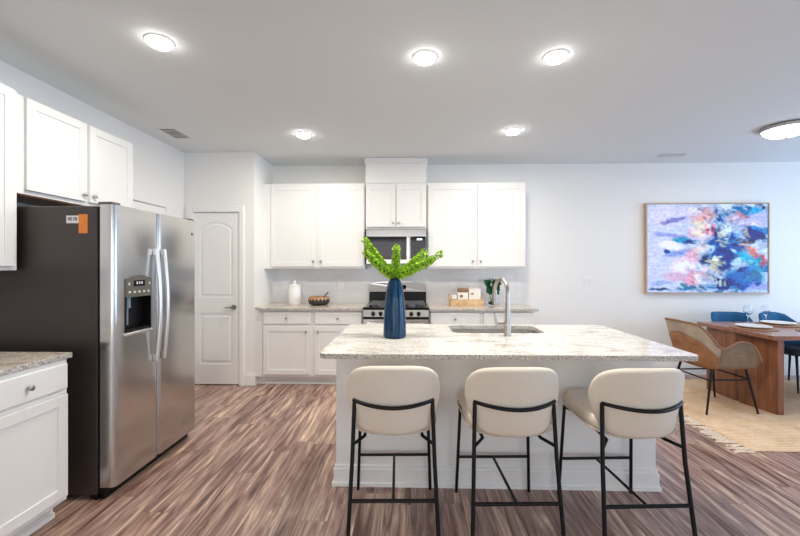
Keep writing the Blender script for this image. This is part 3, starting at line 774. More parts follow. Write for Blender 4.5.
def make_stool():
    t = thing('bar_stool', 'x', 'bar stool', (0, 0, 0), 0, 'cream bar stools in front of the island')
    right = [(0, .530), (.3, .532), (.50, .542), (.66, .565), (.78, .605), (.88, .655), (.95, .700), (.995, .742), (.985, .778), (.945, .812), (.87, .842), (.76, .867), (.61, .886), (.43, .896), (.22, .901), (0, .902)]
    out = right + [(-x, z) for x, z in right[-2:0:-1]]
    def sf(a, z):
        x, y = wrap(a, z); xi, yi = wrap(a*.97, z); n_ = V((-math.sin(a*1.1), math.cos(a*1.1), 0))*.05
        P = V((x, y, z)); return V((xi, yi, z))+n_, P, (V((xi, yi, z))+n_+P)/2+V((math.copysign(.004, a) if abs(a) > .5 else 0, .0, .006 if z > .84 else (-.004 if z < .55 else 0)))
    obj('backrest', disc_pad(out, sf), M['fabric'], t, smooth=0, sub=2)
    n = 36; out = []
    for k in range(n):
        a = 2*PI*k/n; c, s = math.cos(a), math.sin(a); e = .42
        wx = .228 + .016*(s > 0)*s
        out.append((wx*abs(c)**e*(1 if c > 0 else -1), .03+.215*abs(s)**e*(1 if s > 0 else -1)))
    def st(x, y):
        f = (y+.19)/.43; zt = .600 + .055*f + .03*(x/.22)**2*(1-f)*.8; zb = .520+.052*f + .03*(x/.22)**2*(1-f)
        return V((x, y, zt)), V((x, y, zb)), V((x, y, (zt*.45+zb*.55)))
    se = obj('seat', disc_pad(out, st), M['fabric'], t, smooth=0, sub=2)
    b = B(); tube(b, [(x*1.004, (y-.03)*1.004+.03, st(x, y)[1].z+.012) for x, y in out], .0045, 6, close=True); obj('piping', b, M['piping'], se, smooth=60)
    r = .0105
    for s in (-1, 1):
        b = B(); tube(b, [(s*.199, -.184, .712), (s*.208, -.205, .42), (s*.226, -.262, .0)], r, 10); obj('leg', b, M['iron'], t, smooth=50)
        b = B(); tube(b, [(s*.205, .215, .555), (s*.225, .250, .0)], r*.9, 10); obj('leg', b, M['iron'], t, smooth=50)
        b = B(); tube(b, [(s*.201, -.196, .492), (s*.150, -.14, .508), (s*.150, .16, .535), (s*.205, .215, .545)], .0085, 8); obj('side_rail', b, M['iron'], t, smooth=50)
    b = B(); arc = []
    for k in range(17):
        x = -.204+.408*k/16; arc.append((x, -.2755 + .088*(x/.204)**2, .700+.012*(x/.204)**2))
    tube(b, arc, .0098, 10); obj('back_rail', b, M['iron'], t, smooth=50)
    b = B(); tube(b, [(-.213, .240, .222), (.213, .240, .222)], .0085, 8); obj('front_footrest', b, M['iron'], t, smooth=50)
    b = B(); tube(b, [(-.212, -.232, .222), (.212, -.232, .222)], .0095, 8); obj('rear_footrest', b, M['iron'], t, smooth=50)
    b = B(); tube(b, [(0, -.232, .222), (0, .240, .222)], .0080, 8); obj('stretcher', b, M['iron'], t, smooth=50)
    return t
st0 = make_stool()
G = 'cream bar stools in front of the island'
st0.location = (-.096, 2.142, 0); st0.rotation_euler = (0, 0, math.radians(2.0)); st0['label'] = 'leftmost cream upholstered bar stool, directly below the blue vase'
dup(st0, (.514, 2.135, 0), math.radians(2.2), 'middle cream upholstered bar stool, between the two others', G)
dup(st0, (1.142, 2.135, 0), math.radians(3.2), 'rightmost cream upholstered bar stool, at the island end nearest the rug', G)

# ------------------------------------------------------------------ things on the back counters
t = thing('canister', 'white ceramic lidded canister on the left back counter', 'canister', (-1.478, 4.83, .914))
b = B(); lathe(b, [(0, 0), (.072, 0), (.078, .008), (.078, .215), (.074, .222), (0, .222)], 32); obj('body', b, M['ceramic'], t, smooth=40)
b = B(); lathe(b, [(0, .2225), (.079, .2225), (.080, .238), (.06, .252), (.02, .262), (.012, .270), (.017, .285), (.014, .302), (0, .308)], 32); obj('lid', b, M['ceramic'], t, smooth=40)
t = thing('bowl', 'dark round bowl with a tan zigzag rim on the back counter', 'bowl', (-1.155, 4.78, .914), 0)
b = B(); lathe(b, [(0, 0), (.085, 0), (.122, .02), (.135, .05), (.134, .085), (.128, .098), (.122, .096), (.124, .06), (.105, .02), (0, .012)], 36); obj('body', b, M['bowl'], t, smooth=50)
random.seed(3)
for k, (x, y, r) in enumerate(((-.07, -.02, .038), (-.02, .03, .036), (.03, -.035, .037), (.065, .02, .034), (-.005, -.06, .03))):
    b = B(); bmesh.ops.create_icosphere(b, subdivisions=2, radius=r)
    for v in b.verts: v.co *= 1+.12*noise.noise(v.co*80)
    o = obj('decorative_ball', b, M['mat_rattan'], smooth=60); o.location = (-1.155+x, 4.78+y, .914+.022+r+.022)
    tag(o, 'small brown woven ball heaped in the zigzag bowl', 'decorative ball', 'brown balls in the bowl')
b = B(); tube(b, [(0, 0, 0), (.05, -.0, .045), (.085, 0, .08)], [.008, .009, .013], 8); o = obj('wooden_spoon', b, M['brownlab'], smooth=50); o.location = (-1.12, 4.76, .992); tag(o, 'brown wooden spoon handle sticking out of the zigzag bowl', 'spoon')

BX, BYy = .685, 4.80
t = thing('basket', 'low woven tan basket of packets on the right back counter', 'basket', (BX, BYy, .914))
b = B(); pl = rrect(-.205, .205, -.085, .085, .02, 3); pi = rrect(-.193, .193, -.073, .073, .015, 3)
o1 = [b.verts.new((x, y, 0)) for x, y in pl]; o2 = [b.verts.new((x*1.02, y*1.03, .075+.008*math.sin(i*1.7))) for i, (x, y) in enumerate(pl)]
i2 = [b.verts.new((x*1.02, y*1.03, .072)) for x, y in pi]; i1 = [b.verts.new((x, y, .01)) for x, y in pi]; n = len(pl)
for i in range(n):
    j = (i+1) % n; b.faces.new((o1[i], o1[j], o2[j], o2[i])); b.faces.new((o2[i], o2[j], i2[j], i2[i])); b.faces.new((i2[i], i2[j], i1[j], i1[i]))
b.faces.new(o1[::-1]); b.faces.new(i1); obj('body', b, M['basket'], t)
for s in (-1, 1):
    b = B(); tube(b, [(s*.205, -.05, .07), (s*.212, -.045, .14), (s*.212, .045, .14), (s*.205, .05, .07)], .006, 8); obj('handle', b, M['basket'], t, smooth=50)
def packet(label, x, w, h, y, d, dots):
    t = thing('packet', label, 'packet', (BX+x, BYy+y, .914+.0115))
    b = B(); box(b, -w/2, w/2, -d/2, d/2, 0, h, .006, 2); obj('box', b, M['kraft'], t)
    for (cx_, cz, rw, rh, rnd) in dots:
        b = B()
        if rnd: tube(b, [(cx_, -d/2-.0018, cz), (cx_, -d/2+.001, cz)], rw, 18)
        else: box(b, cx_-rw, cx_+rw, -d/2-.0018, -d/2+.001, cz-rh, cz+rh)
        obj('printed_mark', b, M['brownlab'], t)
packet('white packet with a round brown mark standing in the basket', -.045, .125, .150, -.02, .09, [(-.02, .105, .020, 0, True)])
packet('taller white packet with a small brown mark, right side of the basket', .100, .145, .205, -.01, .10, [(-.03, .135, .017, .010, False)]+[(-.062+.018*k, .196, .006, .003, False) for k in range(8)])
packet('plain white packet at the left end of the basket', -.150, .065, .115, .0, .10, [(.0, .065, .022, .003, False)])
t = thing('bread_loaf', 'small brown loaf resting on the packet with the round mark', 'loaf', (BX-.045, BYy-.02, .914+.0115+.1505))
b = B(); box(b, -.062, .062, -.04, .04, 0, .052, .022, 4); obj('crust', b, M['brownlab'], t, smooth=60)

t = thing('glass_jar_plant', 'small leafy green plant in a glass jar behind the faucet', 'plant', (1.005, 4.80, .914))
b = B(); lathe(b, [(0, .0), (.038, .0), (.042, .01), (.042, .07), (.034, .095), (.036, .10), (.033, .10), (.031, .094), (.038, .07), (.038, .012), (0, .008)], 24); obj('jar', b, M['glass'], t, smooth=50)
b = B(); lathe(b, [(0, .009), (.036, .012), (.037, .045), (0, .05)], 16); obj('pebbles', b, M['brownlab'], t, smooth=50)
random.seed(21); b = B(); b2 = B()
for k in range(30):
    a = random.uniform(0, 2*PI); rr = random.uniform(.01, .075); zz = random.uniform(.15, .31); tip = V((rr*math.cos(a)+.01, rr*math.sin(a), zz))
    if k % 2 == 0: tube(b2, [(0, 0, .04), (tip.x*.4, tip.y*.4, .10), tuple(tip)], .0025, 5)
    d = V((math.cos(a), math.sin(a)-.6, random.uniform(-.5, .5))).normalized(); sd = d.cross(V((.2, -1, .35))).normalized(); nr = sd.cross(d)
    Ln = random.uniform(.065, .095); Wd = Ln*.46; rows = []
    for q in range(5):
        s = q/4; wv = Wd*math.sin(PI*min(1, s*.92+.06)); c = tip+d*Ln*(s-.3)-nr*.012*s*s
        rows.append([b.verts.new(c-sd*wv+nr*.006), b.verts.new(c), b.verts.new(c+sd*wv+nr*.006)])
    for A, C in zip(rows[:-1], rows[1:]):
        for i in range(2): b.faces.new((A[i], A[i+1], C[i+1], C[i]))
obj('leaves', b, M['leaf'], t, smooth=60); obj('stems', b2, M['stalk'], t, smooth=60)

# outlets and switch
def plate_(label, x, z, y, w=.072, h=.115, kind='outlet'):
    t = thing('wall_outlet' if kind == 'outlet' else 'light_switch', label, kind, (x, y, z))
    b = B(); box(b, -w/2, w/2, -.006, 0, -h/2, h/2, .002); obj('cover_plate', b, M['trim'], t)
    if kind == 'outlet':
        for dz in (-.025, .025):
            b = B(); box(b, -.016, .016, -.008, -.0055, dz-.014, dz+.014, .001); obj('socket', b, M['ceramic'], t)
    else:
        for dx in (-.022, .022):
            b = B(); box(b, dx-.014, dx+.014, -.010, -.0055, -.03, .03, .001); obj('rocker', b, M['ceramic'], t)
plate_('white outlet in the tile backsplash above the canister, nearest the pantry', -1.66, 1.16, YB-.010)
plate_('white outlet in the tile backsplash between bowl and range', -.93, 1.16, YB-.010)
plate_('white outlet in the tile backsplash above the woven basket', .56, 1.16, YB-.010)
plate_('white double light switch on the wall between counter and painting', 2.305, 1.20, YB, .115, .115, 'light switch')

# ------------------------------------------------------------------ ceiling fixtures
def downlight(x, y, label, power=26):
    t = thing('ceiling_light', label, 'ceiling light', (x, y, H), 0, 'round ceiling downlights')
    b = B(); lathe(b, [(.066, -.004), (.068, -.008), (.074, -.008), (.080, -.003), (.080, 0)], 36); obj('trim_ring', b, M['trim'], t, smooth=40)
    b = B(); lathe(b, [(.0, -.036), (.040, -.034), (.058, -.027), (.065, -.014), (.065, -.002)], 36); obj('diffuser', b, M['bulb'], t, smooth=60)
    l = area('lamp', (0, 0, -.041), (0, 0, 0), .12, .12, power, (1.0, 0.925, 0.80), 'DISK'); l.parent = t
    return t
downlight(-1.500, 2.245, 'lit round ceiling downlight above the refrigerator, nearest the left wall', 20)
downlight(.09, 2.46, 'lit round ceiling downlight over the left half of the island')
downlight(.925, 2.475, 'lit round ceiling downlight over the sink side of the island')
downlight(-1.09, 3.86, 'lit round ceiling downlight in front of the left wall cabinets', 20)
downlight(1.005, 3.82, 'lit round ceiling downlight in front of the right wall cabinets', 20)
t = thing('dome_light', 'flush dome ceiling light with dark rim over the dining table', 'ceiling light', (3.60, 3.78, H))
b = B(); lathe(b, [(0, 0), (.185, 0), (.20, -.012), (.198, -.03), (.182, -.036), (.175, -.03)], 48); obj('rim', b, M['nickel'], t, smooth=40)
b = B(); lathe(b, [(.178, -.028), (.165, -.055), (.13, -.08), (.07, -.098), (0, -.104)], 48); obj('shade', b, M['dome'], t, smooth=60)
b = B(); lathe(b, [(0, -.104), (.012, -.106), (.012, -.114), (0, -.12)], 12); obj('finial', b, M['nickel'], t, smooth=60)
l = area('lamp', (0, 0, -.13), (0, 0, 0), .3, .3, 10, (1.0, 0.90, 0.78), 'DISK'); l.parent = t
def vent(label, x, y, w, d):
    t = thing('ceiling_vent', label, 'air vent', (x, y, H))
    b = B(); box(b, -w/2, w/2, -d/2, d/2, -.006, 0); obj('frame', b, M['vent'], t)
    b = B(); box(b, -w/2+.02, w/2-.02, -d/2+.02, d/2-.02, -.008, -.006); obj('opening', b, M['ventdark'], t)
    b = B(); n = 7
    for k in range(n):
        yy = -d/2+.02+(d-.04)*(k+.5)/n; box(b, -w/2+.02, w/2-.02, yy-.003, yy+.004, -.012, -.008)
    obj('louvre', b, M['vent'], t)
vent('small white ceiling vent near the left wall', -2.38, 3.80, .18, .30)
vent('white ceiling vent over the wall left of the painting', 3.14, 4.72, .30, .14)

# ------------------------------------------------------------------ painting
t = thing('wall_painting', 'large abstract painting of blue, pink and white strokes in oak frame', 'painting', (3.80, YB, 1.63))
PW, PH = 1.545, 1.165
b = B()
for q in ((-PW/2, -PW/2+.012, -PH/2, PH/2), (PW/2-.012, PW/2, -PH/2, PH/2), (-PW/2+.012, PW/2-.012, -PH/2, -PH/2+.012), (-PW/2+.012, PW/2-.012, PH/2-.012, PH/2)): box(b, q[0], q[1], -.055, 0, q[2], q[3])
obj('frame', b, M['frame'], t)
def paint():
    nx, ny = 230, 172; w, h = PW-.03, PH-.03
    me = bpy.data.meshes.new('canvas'); vs = []; fs = []
    for j in range(ny+1):
        for i in range(nx+1): vs.append((-w/2+w*i/nx, -.045, -h/2+h*j/ny))
    for j in range(ny):
        for i in range(nx):
            a = j*(nx+1)+i; fs.append((a, a+1, a+nx+2, a+nx+1))
    k = len(vs); vs += [(-w/2, -.004, -h/2), (w/2, -.004, -h/2), (w/2, -.004, h/2), (-w/2, -.004, h/2)]
    c0, c1, c2, c3 = 0, nx, (ny+1)*(nx+1)-1, ny*(nx+1)
    fs += [(k+3, k+2, k+1, k)]
    me.from_pydata(vs, [], fs)
    # blobs: (x, y from top, rx, ry, angle deg, sRGB)
    S = [(.10, .5, .5, .7, 0, (203, 208, 238)), (.20, .12, .3, .14, 0, (214, 212, 238)), (.22, .19, .16, .03, -4, (140, 140, 190)), (.12, .33, .10, .03, 8, (160, 170, 215)), (.24, .36, .14, .035, 14, (150, 155, 200)),
         (.20, .46, .17, .06, 12, (240, 240, 248)), (.26, .56, .20, .035, -8, (150, 165, 215)), (.17, .54, .035, .035, 0, (50, 85, 150)), (.30, .42, .18, .03, 4, (120, 135, 190)),
         (.90, .18, .22, .16, -8, (190, 190, 220)), (.80, .10, .30, .05, -6, (120, 150, 210)), (.97, .04, .08, .03, 0, (25, 50, 95)), (.78, .05, .10, .025, 10, (60, 110, 175)), (.92, .30, .16, .06, 6, (110, 120, 185)),
         (.88, .36, .17, .07, 10, (25, 60, 130)), (.84, .42, .10, .04, 0, (20, 50, 100)),
         (.62, .62, .20, .20, 30, (20, 80, 150)), (.80, .86, .30, .16, 0, (25, 100, 170)), (.55, .42, .14, .10, -30, (30, 90, 165)), (.72, .48, .16, .12, 30, (25, 95, 165)), (.90, .72, .2, .09, -10, (35, 120, 190)),
         (.42, .30, .11, .14, 60, (222, 190, 215)), (.40, .16, .09, .08, 0, (225, 195, 205)), (.36, .08, .06, .05, 0, (225, 220, 205)), (.50, .12, .08, .07, 20, (232, 190, 190)), (.46, .07, .05, .04, 0, (200, 170, 200)),
         (.43, .24, .09, .07, 10, (235, 225, 205)), (.42, .33, .08, .05, 0, (240, 228, 205)), (.50, .28, .03, .09, 0, (205, 100, 110)), (.47, .17, .035, .05, 30, (215, 140, 140)),
         (.60, .17, .025, .17, -28, (45, 85, 155)), (.55, .30, .03, .08, -28, (35, 60, 120)), (.70, .16, .09, .06, 0, (225, 205, 225)), (.66, .10, .05, .03, 20, (50, 90, 150)), (.78, .14, .05, .05, 0, (205, 105, 85)), (.76, .10, .06, .03, 0, (220, 130, 120)),
         (.66, .27, .09, .07, -10, (205, 220, 235)), (.63, .32, .06, .04, 0, (225, 225, 190)), (.73, .34, .05, .05, 0, (150, 190, 235)), (.82, .34, .03, .04, 0, (225, 200, 185)), (.86, .22, .10, .05, 0, (225, 215, 235)),
         (.68, .36, .05, .05, 30, (20, 70, 150)), (.64, .42, .09, .015, 12, (230, 215, 170)), (.48, .46, .05, .03, -20, (20, 60, 110)), (.37, .44, .06, .025, 10, (70, 90, 150)),
         (.52, .50, .07, .06, 0, (200, 220, 245)), (.47, .62, .05, .05, -30, (40, 75, 125)), (.42, .52, .04, .07, 30, (232, 205, 190)),
         (.30, .68, .16, .10, -25, (238, 215, 225)), (.36, .60, .08, .09, -40, (225, 180, 195)), (.28, .70, .10, .06, -20, (250, 245, 248)), (.24, .82, .18, .06, -4, (215, 185, 205)), (.38, .84, .10, .12, 30, (222, 165, 180)), (.42, .84, .035, .08, 15, (250, 246, 246)), (.48, .76, .06, .08, 0, (230, 190, 195)),
         (.56, .68, .07, .08, 20, (228, 225, 200)), (.60, .76, .05, .04, 30, (200, 190, 180)), (.54, .63, .06, .02, -15, (245, 240, 215)),
         (.86, .52, .13, .05, 38, (215, 130, 115)), (.95, .62, .08, .07, 50, (205, 110, 110)), (.82, .46, .06, .04, 30, (230, 185, 170)), (.73, .53, .045, .02, 45, (225, 235, 248)), (.83, .60, .17, .05, 22, (80, 160, 215)), (.88, .66, .10, .03, 15, (110, 180, 225)),
         (.90, .80, .12, .07, -20, (30, 135, 175)), (.76, .63, .05, .03, 30, (190, 210, 235)), (.71, .735, .025, .018, 40, (245, 245, 225)), (.78, .74, .08, .03, -5, (15, 45, 110)), (.63, .90, .08, .10, 40, (20, 70, 130)),
         (.575, .86, .03, .09, -25, (15, 55, 75)), (.60, .88, .018, .09, 12, (240, 240, 225)), (.63, .82, .04, .06, -40, (180, 180, 215)), (.93, .95, .14, .05, -6, (170, 175, 225)), (.88, .90, .10, .02, -10, (60, 90, 180)),
         (.12, .90, .14, .03, -4, (165, 185, 225)), (.10, .965, .16, .018, 2, (60, 85, 135)), (.35, .95, .2, .03, 0, (60, 110, 160)), (.30, .91, .05, .03, 0, (70, 120, 160)), (.55, .96, .22, .03, 0, (25, 95, 165))]
    def lin(c):
        if c[2] > c[0]+50 and c[0] < 130: c = (c[0]*.62, min(255, c[1]*1.12+4), c[2])
        return tuple(((x/255)/12.92 if x < 10 else (((x/255)+.055)/1.055)**2.4) for x in c)
    S = [(a, b_, c, d, math.cos(math.radians(e)), math.sin(math.radians(e)), lin(f)) for a, b_, c, d, e, f in S]
    col = me.color_attributes.new('paint', 'FLOAT_COLOR', 'POINT'); asp = w/h
    data = []
    def colour(u, v):
        p = V((u*5, v*5, 0)); q = V((u*17, v*17, 3))
        du = .026*noise.noise(p)+.016*noise.noise(q); dv = .028*noise.noise(p+V((9, 2, 1)))+.016*noise.noise(q+V((3, 8, 1)))
        r, g, bb = base
        for x, y, rx, ry, ca, sa, cc in S:
            dx, dy = (u+du-x)*asp, (v+dv-y)
            if abs(dx) > .7 or abs(dy) > .5: continue
            e = ((dx*ca+dy*sa)/(rx*.85*asp*.75))**2 + ((-dx*sa+dy*ca)/(ry*.85))**2
            if e < 1.45:
                a = ((1.45-e)/.95)**1.2*.93 if e > .5 else .93
                r += (cc[0]-r)*a; g += (cc[1]-g)*a; bb += (cc[2]-bb)*a
        return r, g, bb
    base = lin((203, 214, 234))
    for j in range(ny+1):
        for i in range(nx+1):
            u, v = i/nx, 1-j/ny
            wq = V((u*14, v*14, 2)); ww = V((u+.03*noise.noise(wq), v+.03*noise.noise(wq+V((5, 5, 5))), 0))
            busy = max(0, min(1, (u-.18)/.3))
            cell = noise.voronoi(V((ww.x*17, ww.y*(26-6*busy), 0)))[1][0]
            o_ = noise.cell_vector(cell*7.3)-V((.5, .5, .5)); h_ = noise.cell(cell*11.7)
            k_ = .025+.06*busy
            A = colour(u+o_.x*k_*1.3, v+o_.y*k_); Bc = colour(u, v); m_ = .62*min(1, noise.voronoi(V((ww.x*17, ww.y*(26-6*busy), 0)))[0][1]*1.6)
            k2 = 1+.10*noise.noise(V((u*9, v*60, 7)))+.18*noise.noise(V((u*38, v*38, 1)))+(h_-.5)*.22*busy
            for q_, w_ in zip(A, Bc): data.append(min(1, max(.003, ((q_*m_+w_*(1-m_))*k2-.36)*1.5+.34)))
            data.append(1)
    data += [.7, .7, .7, 1]*4
    col.data.foreach_set('color', data)
    m, nt, bs = newmat('painted_canvas'); at = N(nt, 'ShaderNodeVertexColor'); at.layer_name = 'paint'; L(nt, at.outputs[0], bs.inputs['Base Color']); bs.inputs['Roughness'].default_value = .5
    me.materials.append(m); o = bpy.data.objects.new('canvas', me); COL.objects.link(o); o.parent = t
paint()

# ------------------------------------------------------------------ dining area
rug = thing('jute_rug', 'braided tan jute rug with a fringed edge under the dining table', 'rug', (4.25, 3.88, 0))
RX0, RX1, RY0, RY1 = 2.57, 5.95, 2.955, 4.80
b = B(); nx, ny = 60, 40; rows = []
for j in range(ny+1):
    row = []
    for i in range(nx+1):
        x = RX0+(RX1-RX0)*i/nx; y = RY0+(RY1-RY0)*j/ny
        if i in (0, nx): x += .012*noise.noise(V((y*5, 1, 0)))
        if j in (0, ny): y += .014*noise.noise(V((x*4, 5, 0)))
        row.append(b.verts.new((x-4.25, y-3.88, .011+.0004*noise.noise(V((x*6, y*6, 0))))))
    rows.append(row)
for j in range(ny):
    for i in range(nx): b.faces.new((rows[j][i], rows[j][i+1], rows[j+1][i+1], rows[j+1][i]))
o = obj('weave', b, M['jute'], rug, smooth=60); md = o.modifiers.new('thickness', 'SOLIDIFY'); md.thickness = .009; md.offset = -1
b = B(); random.seed(2)
y = RY0-.01
while y < RY1:
    for s_ in range(3):
        yy = y+random.uniform(-.012, .012); ln = random.uniform(.08, .16); wob = random.uniform(-.03, .03)
        tube(b, [(RX0-4.25+.0, yy-3.88, .0065), (RX0-4.25-ln*.5, yy-3.88+wob*.4, .006), (RX0-4.25-ln, yy-3.88+wob, .005)], [.005, .006, .005], 5)
    y += .035
o = obj('fringe', b, M['fringe'], rug, smooth=60); o['kind'] = 'stuff'

RZ = .0132
TX0, TX1, TY0, TY1 = 3.285, 5.45, 3.565, 4.50
tb = thing('dining_table', 'orange-brown walnut slab dining table standing on the jute rug', 'dining table', ((TX0+TX1)/2, (TY0+TY1)/2, RZ))
cx, cy = (TX0+TX1)/2, (TY0+TY1)/2
b = B(); box(b, TX0-cx, TX1-cx, TY0-cy, TY1-cy, .71, .75, .004); obj('tabletop', b, M['tabletop'], tb)
for s in (-1, 1):
    b = B(); xx = s*(cx-TX0-.085); box(b, xx-.028, xx+.028, .01, .40, 0, .709, .003); obj('leg', b, M['table'], tb)
    b = B(); prism(b, [(xx+s*.028, -.035), (xx-s*.028, -.035), (xx-s*.028-s*.07, -.37), (xx+s*.028-s*.07, -.37)], 0, .709); obj('leg', b, M['table'], tb)
    b = B(); box(b, xx-.02, xx+.02, -.30, .35, .68, .7095); obj('crossbar', b, M['table'], tb)

TZ = RZ+.75
# placemats, plates, glasses
def setting(x, y, lab, first=[None]):
    if first[0] is None:
        p = thing('placemat', 'x', 'placemat', (x, y, TZ+.0005), 0, 'round woven placemats on the dining table')
        b = B(); lathe(b, [(0, 0), (.185, 0), (.19, .004), (.185, .008), (0, .008)], 40); obj('woven_disc', b, M['mat_rattan'], p, smooth=40)
        q = thing('plate', 'x', 'plate', (x, y, TZ+.009), 0, 'white plates on the dining table')
        b = B(); lathe(b, [(0, 0), (.08, 0), (.13, .012), (.145, .020), (.143, .022), (.125, .016), (.08, .006), (0, .006)], 40); obj('dish', b, M['plate'], q, smooth=40)
        first[0] = (p, q)
    else:
        p = dup(first[0][0], (x, y, TZ+.0005), 0, 'x'); q = dup(first[0][1], (x, y, TZ+.009), 0, 'x')
    p['label'] = 'round brown placemat ' + lab; q['label'] = 'round white plate ' + lab
setting(3.50, 4.02, 'at the head of the table in front of the wicker armchair')
setting(3.98, 4.27, 'behind the others, in front of the gap between blue chairs')
setting(3.965, 3.80, 'nearest the camera at the right edge of the photo')
setting(4.72, 4.28, 'at the far right edge of the table, before the rounded blue chair')
gl = thing('wine_glass', 'clear stemmed wine glass left of the other, before the straight-topped blue chair', 'wine glass', (3.80, 4.43, TZ+.0005), 0, 'wine glasses on the dining table')
b = B(); lathe(b, [(0, 0), (.034, 0), (.034, .003), (.008, .008), (.004, .02), (.004, .075), (.012, .085), (.034, .105), (.042, .135), (.038, .17), (.033, .195), (.0315, .195), (.036, .17), (.040, .135), (.032, .107), (.010, .089), (0, .086)], 28)
obj('bowl_and_stem', b, M['glass'], gl, smooth=50)
dup(gl, (4.02, 4.455, TZ+.0005), 0, 'clear stemmed wine glass right of the other, before the rounded blue chair', 'wine glasses on the dining table')

# curved armchair shells -------------------------------------------------
def ushell(plan, top, bot, flare, r0, r1, t0, t1, nu=40, nv=8, thick=.014, vlo=None, vhi=None, lean=0.0):
    """strip of a U-shaped shell: u in t0..t1 along the U, v from bottom to top"""
    b = B(); rows = []
    for i in range(nu+1):
        u = t0+(t1-t0)*i/nu; (x, y), (nx_, ny_) = plan(u); zb, zt = bot(u), top(u)
        lo = vlo(u) if vlo else 0; hi = vhi(u) if vhi else 1; row = []
        for j in range(nv+1):
            v = lo+(hi-lo)*j/nv; f = r0+(r1-r0)*v**.8
            g_ = f*(1+lean*max(0, -ny_)) ; row.append(b.verts.new((x+nx_*f, y+ny_*g_, zb+(zt-zb)*v)))
        rows.append(row)
    for i in range(nu):
        for j in range(nv): b.faces.new((rows[i][j], rows[i+1][j], rows[i+1][j+1], rows[i][j+1]))
    return b
def uplan(hw, yb, yf, rc=.16):
    """U path: from right front (u=0) round the back (u=.5) to left front (u=1)"""
    seg1 = yf-(yb+rc); arc = PI/2*rc; bk = 2*(hw-rc); tot = 2*seg1+2*arc+bk
    def f(u):
        s = u*tot; q = s if s <= tot/2 else tot-s
        if q < seg1: p = (hw, yf-q); n = (1, 0)
        elif q < seg1+arc:
            a = (q-seg1)/rc; p = (hw-rc+rc*math.cos(a), yb+rc-rc*math.sin(a)); n = (math.cos(a), -math.sin(a))
        else: p = (hw-rc-(q-seg1-arc), yb); n = (0, -1)
        if s > tot/2: p = (-p[0], p[1]); n = (-n[0], n[1])
        return p, n
    return f
def tapered_leg(b, top, foot, r0=.013, r1=.009): tube(b, [top, foot], [r0, r1], 8)

# wicker armchair, faces +x
wc = thing('wicker_armchair', 'brown wicker armchair with woven curved arms at the head of the table', 'armchair', (2.995, 3.90, RZ), -PI/2+math.radians(4))
pl_ = uplan(.215, -.235, .235, .11); LEAN = 1.5
TOP = [(0, .50), (.02, .58), (.05, .635), (.09, .668), (.13, .68), (.18, .672), (.235, .635), (.28, .612), (.305, .64), (.335, .755), (.36, .825), (.39, .846), (.5, .852)]
def top_w(u): return lerp_table(TOP, min(u, 1-u))
def bot_w(u): q = min(u, 1-u); return .425 - .0*q
def arch(u): return .52+.20*math.sin(PI*max(0, min(1, (u-.33)/.34)))
def sol(o, th=.010):
    md = o.modifiers.new('thickness', 'SOLIDIFY'); md.thickness = th; md.offset = 0; return o
sol(obj('arm', ushell(pl_, top_w, bot_w, 0, .0, .055, 0, .29, 24, lean=LEAN), M['armw'], wc, smooth=60)); sol(obj('arm', ushell(pl_, top_w, bot_w, 0, .0, .055, .71, 1, 24, lean=LEAN), M['armw'], wc, smooth=60))
sol(obj('backrest', ushell(pl_, top_w, bot_w, 0, .0, .055, .29, .71, 36, 8, vhi=arch, lean=LEAN), M['rattan'], wc, smooth=60))
o = sol(obj('upper_back_mesh', ushell(pl_, top_w, bot_w, 0, .0, .055, .29, .71, 36, 5, vlo=arch, lean=LEAN), M['cane'], wc, smooth=60), .006); o['label'] = 'pale open weave'
def upath(v, t0=0, t1=1, n=72):
    out = []
    for i in range(n+1):
        u = t0+(t1-t0)*i/n; (x, y), (a, c) = pl_(u); vv = v(u) if callable(v) else v; f = .055*vv**.8; out.append((x+a*f, y+c*f*(1+LEAN*max(0, -c)), bot_w(u)+(top_w(u)-bot_w(u))*vv))
    return out
b = B(); tube(b, upath(1), .0105, 8); obj('top_rim', b, M['rim'], wc, smooth=60)
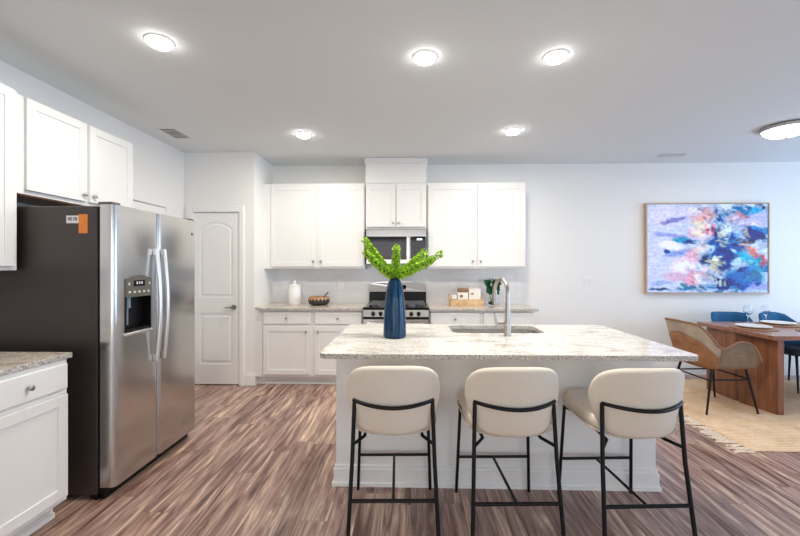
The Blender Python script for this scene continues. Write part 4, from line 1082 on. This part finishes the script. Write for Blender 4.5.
b = B(); tube(b, upath(arch, .31, .69, 30), .006, 6); obj('arch_rib', b, M['rim'], wc, smooth=60)
b = B(); prism(b, rrect(-.21, .21, -.23, .245, .10, 6), .415, .435); obj('seat', b, M['rattan'], wc)
for sx in (-1, 1):
    for sy in (-1, 1):
        b = B(); tapered_leg(b, (sx*.185, sy*.165, .42), (sx*.235, sy*.25-.01, 0)); obj('leg', b, M['iron'], wc, smooth=60)
for p in (((-.2, -.205, .31), (.2, -.205, .31)), ((-.2, .205, .31), (.2, .205, .31)), ((-.2, -.205, .31), (-.2, .205, .31)), ((.2, -.205, .31), (.2, .205, .31))):
    b = B(); tube(b, p, .0075, 8); obj('stretcher', b, M['iron'], wc, smooth=60)

# blue barrel chairs, far side of the table, face -y
def blue_chair(label, x, y, rz, flat):
    c = thing('dining_chair', label, 'dining chair', (x, y, RZ), PI+rz, 'blue dining chairs behind the table')
    pb = uplan(.175, -.20, .10, .12)
    T = [(0, .50), (.12, .60), (.25, .72), (.34, .805), (.42, .827), (.5, .83)] if not flat else [(0, .50), (.14, .60), (.26, .75), (.30, .82), (.36, .83), (.5, .83)]
    o = sol(obj('backrest', ushell(pb, lambda u: lerp_table(T, min(u, 1-u)), lambda u: .42, 0, .0, .045, 0, 1, 44, 8), M['blue'], c, smooth=60), .035)
    b = B(); prism(b, rrect(-.20, .20, -.19, .24, .09, 6), .40, .47); obj('seat', b, M['navy'], c, bev=.015)
    b = B(); tube(b, [(-.15, -.14, .395), (.15, -.14, .395), (.15, .18, .395), (-.15, .18, .395)], .012, 6, close=True); obj('seat_frame', b, M['iron'], c)
    for sx in (-1, 1):
        for sy in (-1, 1):
            b = B(); tapered_leg(b, (sx*.14, .02+sy*.15, .40), (sx*.215, .02+sy*.23, 0), .014, .009); obj('leg', b, M['iron'], c, smooth=60)
    return c
blue_chair('blue velvet dining chair with a straight top, left one behind the table', 3.83, 4.56, math.radians(-4), True)
blue_chair('blue velvet dining chair with a rounded top, right one behind the table', 4.40, 4.56, math.radians(6), False)
